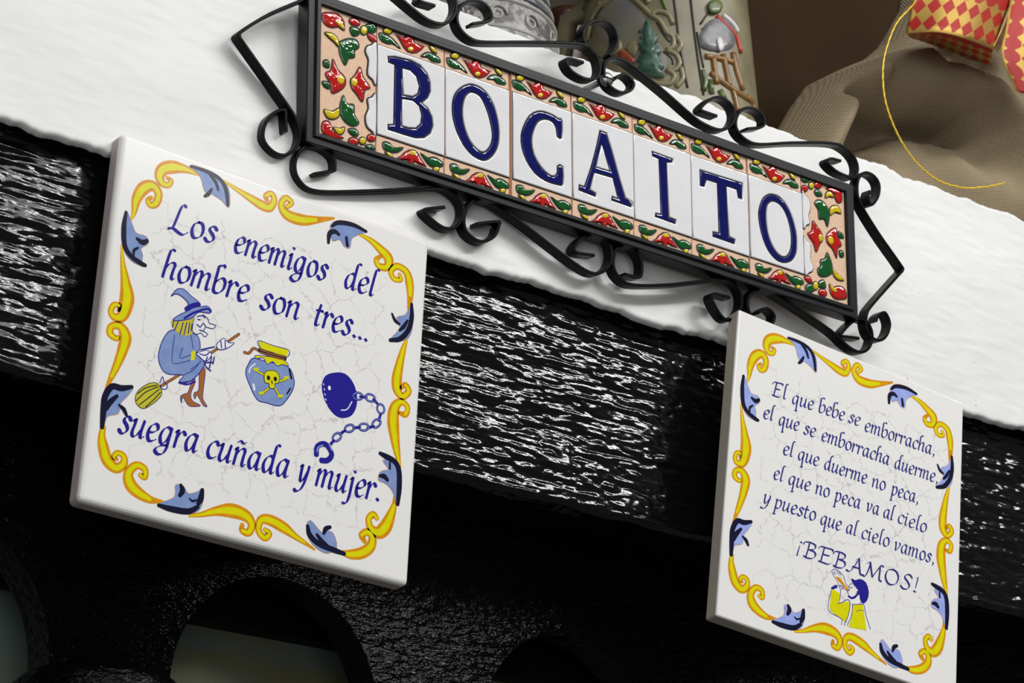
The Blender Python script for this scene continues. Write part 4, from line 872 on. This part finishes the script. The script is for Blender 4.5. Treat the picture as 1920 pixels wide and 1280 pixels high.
tube3('handle', [Vector((-0.012, 0.040, 0.15)), Vector((-0.016, 0.066, 0.148)), Vector((-0.018, 0.074, 0.11)), Vector((-0.017, 0.070, 0.06)), Vector((-0.013, 0.046, 0.035))], 0.006, M_cream, ps, Vector((1, 0, 0)), 10)

# burlap sack
def burlap(name, c1, c2, sc):
    m = new_mat(name, c1, .95, spec=.1); nt, N, L, B = nodes(m); uv = N.new('ShaderNodeUVMap'); mp = N.new('ShaderNodeMapping'); L.new(uv.outputs[0], mp.inputs[0]); mp.inputs['Scale'].default_value = (sc, sc, sc)
    w1 = N.new('ShaderNodeTexWave'); w1.bands_direction = 'X'; w1.inputs['Scale'].default_value = 1; w1.inputs['Distortion'].default_value = .6; L.new(mp.outputs[0], w1.inputs[0])
    w2 = N.new('ShaderNodeTexWave'); w2.bands_direction = 'Y'; w2.inputs['Scale'].default_value = 1; w2.inputs['Distortion'].default_value = .6; L.new(mp.outputs[0], w2.inputs[0])
    h = math_node(m, 'MULTIPLY', w1.outputs['Fac'], w2.outputs['Fac'])
    r = ramp(m, h, [(0.0, c1), (0.8, c2)]); L.new(r.outputs[0], B.inputs['Base Color']); bump(m, h, 0.0005, .8); return m
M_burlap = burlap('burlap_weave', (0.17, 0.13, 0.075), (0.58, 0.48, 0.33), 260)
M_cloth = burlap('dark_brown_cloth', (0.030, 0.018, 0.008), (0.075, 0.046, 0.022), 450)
def draped(name, mat, y0, xedge, x1, z0, z1, n, m, height, soft):
    """hanging cloth: each row runs from its free edge xedge(z) to the right, rolled back at the edge"""
    zs = np.linspace(z0, z1, m); sv = np.concatenate([np.linspace(0, 1, 14)[:-1] ** 2 * .04, np.linspace(.04, 1, n)]); S_, Z = np.meshgrid(sv, zs)
    X = xedge(Z) + S_ * (x1 - xedge(Z)); H = height(X, Z)
    D = (X - xedge(Z)) * .75 / soft; e = np.sqrt(np.clip(1 - (1 - np.clip(D, 0, 1)) ** 2, 0, 1)); Y = y0 - H * e
    V = np.stack([X, Y, Z], -1).reshape(-1, 3); nx = len(sv)
    idx = (np.arange(m - 1)[:, None] * nx + np.arange(nx - 1)[None, :]).ravel()
    o = mesh_obj(name, V, np.stack([idx, idx + 1, idx + nx + 1, idx + nx], 1).tolist(), mat, None, None, True)
    uvl = o.data.uv_layers.new(name='uv'); hh = (H * e).reshape(-1); vi = np.array([l.vertex_index for l in o.data.loops])
    uv = np.stack([V[vi, 0] + .25 * V[vi, 2] + .5 * hh[vi], V[vi, 2] - .25 * V[vi, 0] + .4 * hh[vi]], 1); uvl.data.foreach_set('uv', uv.ravel())
    md = o.modifiers.new('thick', 'SOLIDIFY'); md.thickness = 0.0015; md.offset = -1
    return o
def dist_poly(X, Z, pts):
    D = np.full(X.shape, 1e9)
    for (a, b), (c, d) in zip(pts[:-1], pts[1:]):
        vx, vz = c - a, d - b; t = np.clip(((X - a) * vx + (Z - b) * vz) / (vx * vx + vz * vz), 0, 1); D = np.minimum(D, np.hypot(X - a - t * vx, Z - b - t * vz))
    return D
YS = 0.07
W2 = lambda pts, y=YS: [(lambda p: (p.x, p.z))(wallpx(u, v, y)) for u, v in pts]
sil = W2([(1300,560),(1400,420),(1470,340),(1521,262),(1548,205),(1578,150),(1605,112),(1650,90),(1700,74),(1740,40),(1780,-30),(1800,-200)])
silx = [p[0] for p in sil]; silz = [p[1] for p in sil]
RID = [(W2([(1515,330),(1560,255),(1590,200),(1625,150)]), .016, .010), (W2([(1600,150),(1660,120),(1720,110),(1760,100)]), .014, .012), (W2([(1700,165),(1770,160),(1830,185),(1880,240),(1915,330),(1930,450)]), .022, .014), (W2([(1800,330),(1850,360),(1900,420)]), .010, .016), (W2([(1590,300),(1640,320),(1700,345)]), .003, .008)]
VAL = [(W2([(1612,170),(1640,200),(1700,212),(1770,222),(1810,235)]), .030, .008), (W2([(1645,330),(1640,290),(1650,240),(1690,215)]), .036, .011), (W2([(1740,120),(1800,118),(1850,130)]), .010, .006), (W2([(1760,260),(1800,270),(1830,300)]), .008, .012)]
def hs(X, Z):
    H = 0.030 + 0.09 * (X - sil[3][0]).clip(0, .2)
    for p, a, w in RID: H = H + a * np.exp(-(dist_poly(X, Z, p) / w) ** 2)
    for p, a, w in VAL: H = H - a * np.exp(-(dist_poly(X, Z, p) / w) ** 2)
    return np.clip(H + 0.0012 * fbm(X * 40, Z * 40, 5, 2), 0.002, 1)
def sack_edge(Z):
    q = np.array(sorted(zip(silz, silx))); return np.maximum(np.interp(Z, q[:, 0], q[:, 1]), sil[2][0] + .012)
o = draped('burlap_sack', M_burlap, 0.112, sack_edge, 0.78, 0.085, 0.36, 220, 200, hs, .012); tag(o, 'light brown burlap sack with deep folds, under the red and gold ribbon', 'sack')
silc = W2([(1340,-120),(1395,20),(1410,120),(1425,200),(1440,300)], .19)
def hc(X, Z): return 0.02 + 0.006 * fbm(X * 16, Z * 10, 91, 2) + .01 * np.exp(-((X - Z * .3 - .40) / .03) ** 2)
def cloth_edge(Z):
    q = np.array(sorted((p[1], p[0]) for p in silc)); return np.interp(Z, q[:, 0], q[:, 1])
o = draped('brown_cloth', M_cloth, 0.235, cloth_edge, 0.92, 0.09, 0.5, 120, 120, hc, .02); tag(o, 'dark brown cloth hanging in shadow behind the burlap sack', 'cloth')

# red and gold ribbon bow
M_rib = new_mat('red_gold_brocade', (.5, .02, .01), .35); nt, N, L, B = nodes(M_rib)
uv = N.new('ShaderNodeUVMap'); mp = N.new('ShaderNodeMapping'); L.new(uv.outputs[0], mp.inputs[0]); mp.inputs['Scale'].default_value = (1, 1, 1)
sp = N.new('ShaderNodeSeparateXYZ'); L.new(mp.outputs[0], sp.inputs[0])
def tri(s_): return math_node(M_rib, 'PINGPONG', s_, .5)
dd = math_node(M_rib, 'ADD', tri(sp.outputs['X']), tri(sp.outputs['Y'])); isr = math_node(M_rib, 'GREATER_THAN', dd, math_node(M_rib, 'SUBTRACT', .53, math_node(M_rib, 'MULTIPLY', math_node(M_rib, 'LESS_THAN', sp.outputs['Y'], 1.0), .22)))
edg = math_node(M_rib, 'GREATER_THAN', math_node(M_rib, 'ABSOLUTE', math_node(M_rib, 'SUBTRACT', sp.outputs['Y'], 1.5)), 1.38)
mx = N.new('ShaderNodeMix'); mx.data_type = 'RGBA'; L.new(math_node(M_rib, 'MULTIPLY', isr, math_node(M_rib, 'SUBTRACT', 1.0, edg)), mx.inputs[0]); mx.inputs['A'].default_value = (0.58, 0.38, 0.09, 1); mx.inputs['B'].default_value = (0.40, 0.008, 0.006, 1); L.new(mx.outputs['Result'], B.inputs['Base Color'])
L.new(math_node(M_rib, 'MULTIPLY', math_node(M_rib, 'SUBTRACT', 1.0, isr), .75), B.inputs['Metallic'])
nr_ = N.new('ShaderNodeTexNoise'); nr_.inputs['Scale'].default_value = 40; L.new(uv.outputs[0], nr_.inputs[0]); bump(M_rib, nr_.outputs[0], .0004, .6)
bow = empty('ribbon_bow', Matrix.Translation(wallpx(1900, 20, .03)), 'red and gold diamond patterned ribbon bow on the burlap sack', 'ribbon')
inv = bow.matrix_world.inverted()
def ribbon3(name, A, Bp, n=24, reps=6):
    """ribbon between two edges given as (u, v, y) traced points"""
    PA = catmull([(*wallpx(u, v, y),) for u, v, y in A], n); PB = catmull([(*wallpx(u, v, y),) for u, v, y in Bp], n); N_ = min(len(PA), len(PB)); K = 8
    V = []; F = []
    for i in range(N_):
        for k in range(K + 1): V.append(inv @ Vector(PA[i] * (1 - k / K) + PB[i] * (k / K)))
    for i in range(N_ - 1):
        for k in range(K): a = i * (K + 1) + k; F.append((a, a + 1, a + K + 2, a + K + 1))
    o = mesh_obj(name, V, F, M_rib, bow, None, True); uvl = o.data.uv_layers.new(name='uv')
    for lp in o.data.loops: i, k = divmod(lp.vertex_index, K + 1); uvl.data[lp.index].uv = (i / (N_ - 1) * reps, k / K * 3)
    md = o.modifiers.new('thick', 'SOLIDIFY'); md.thickness = .0004
    return o
ribbon3('upper_loop', [(1718,-40,.030),(1790,-35,.020),(1850,-25,.018),(1900,-10,.030)], [(1698,62,.030),(1760,60,.014),(1810,72,.012),(1862,92,.026)], 10, 7)
ribbon3('lower_loop', [(1700,60,.036),(1760,58,.034),(1810,70,.034),(1862,90,.032)], [(1704,70,.050),(1745,84,.056),(1800,106,.056),(1858,124,.048)], 10, 8)
ribbon3('tail', [(1898,-30,.030),(1886,50,.024),(1878,105,.022),(1905,172,.026)], [(1990,-30,.026),(1985,60,.020),(1980,130,.020),(1985,190,.024)], 10, 7)
ribbon3('fold', [(1862,90,.026),(1885,40,.024),(1905,-20,.03),(1915,-60,.03)], [(1872,98,.046),(1893,50,.046),(1912,-15,.044),(1920,-60,.044)], 10, 5)
# gold cord
M_cord = new_mat('gold_twisted_cord', (0.62, 0.42, 0.02), .4, metal=.35)
cp = [(1750,-30),(1706,15),(1680,45),(1662,90),(1655,130),(1658,180),(1670,222),(1690,265),(1714,300),(1740,325),(1770,343),(1810,352),(1850,350),(1884,343)]
P = catmull([(*wallpx(u, v, .028 if v > 0 else .034),) for u, v in cp], 14); V = []; F = []; seg = 8; n = len(P)
L_ = 0; 
for i, p in enumerate(P):
    t = Vector(P[min(i + 1, n - 1)] - P[max(i - 1, 0)]).normalized(); u = t.cross(Vector((0, -1, 0))).normalized(); w = u.cross(t)
    for k in range(seg):
        a = 2 * math.pi * k / seg; rr = 0.00052 * (1 + .28 * math.cos(2 * a - i * 1.35)); V.append(Vector(p) + u * rr * math.cos(a) + w * rr * math.sin(a))
for i in range(n - 1):
    for k in range(seg): F.append((i * seg + k, i * seg + (k + 1) % seg, (i + 1) * seg + (k + 1) % seg, (i + 1) * seg + k))
o = mesh_obj('gold_cord', V, F, M_cord, None, None, True); tag(o, 'thin twisted gold cord hanging in an open loop before the sack', 'cord')
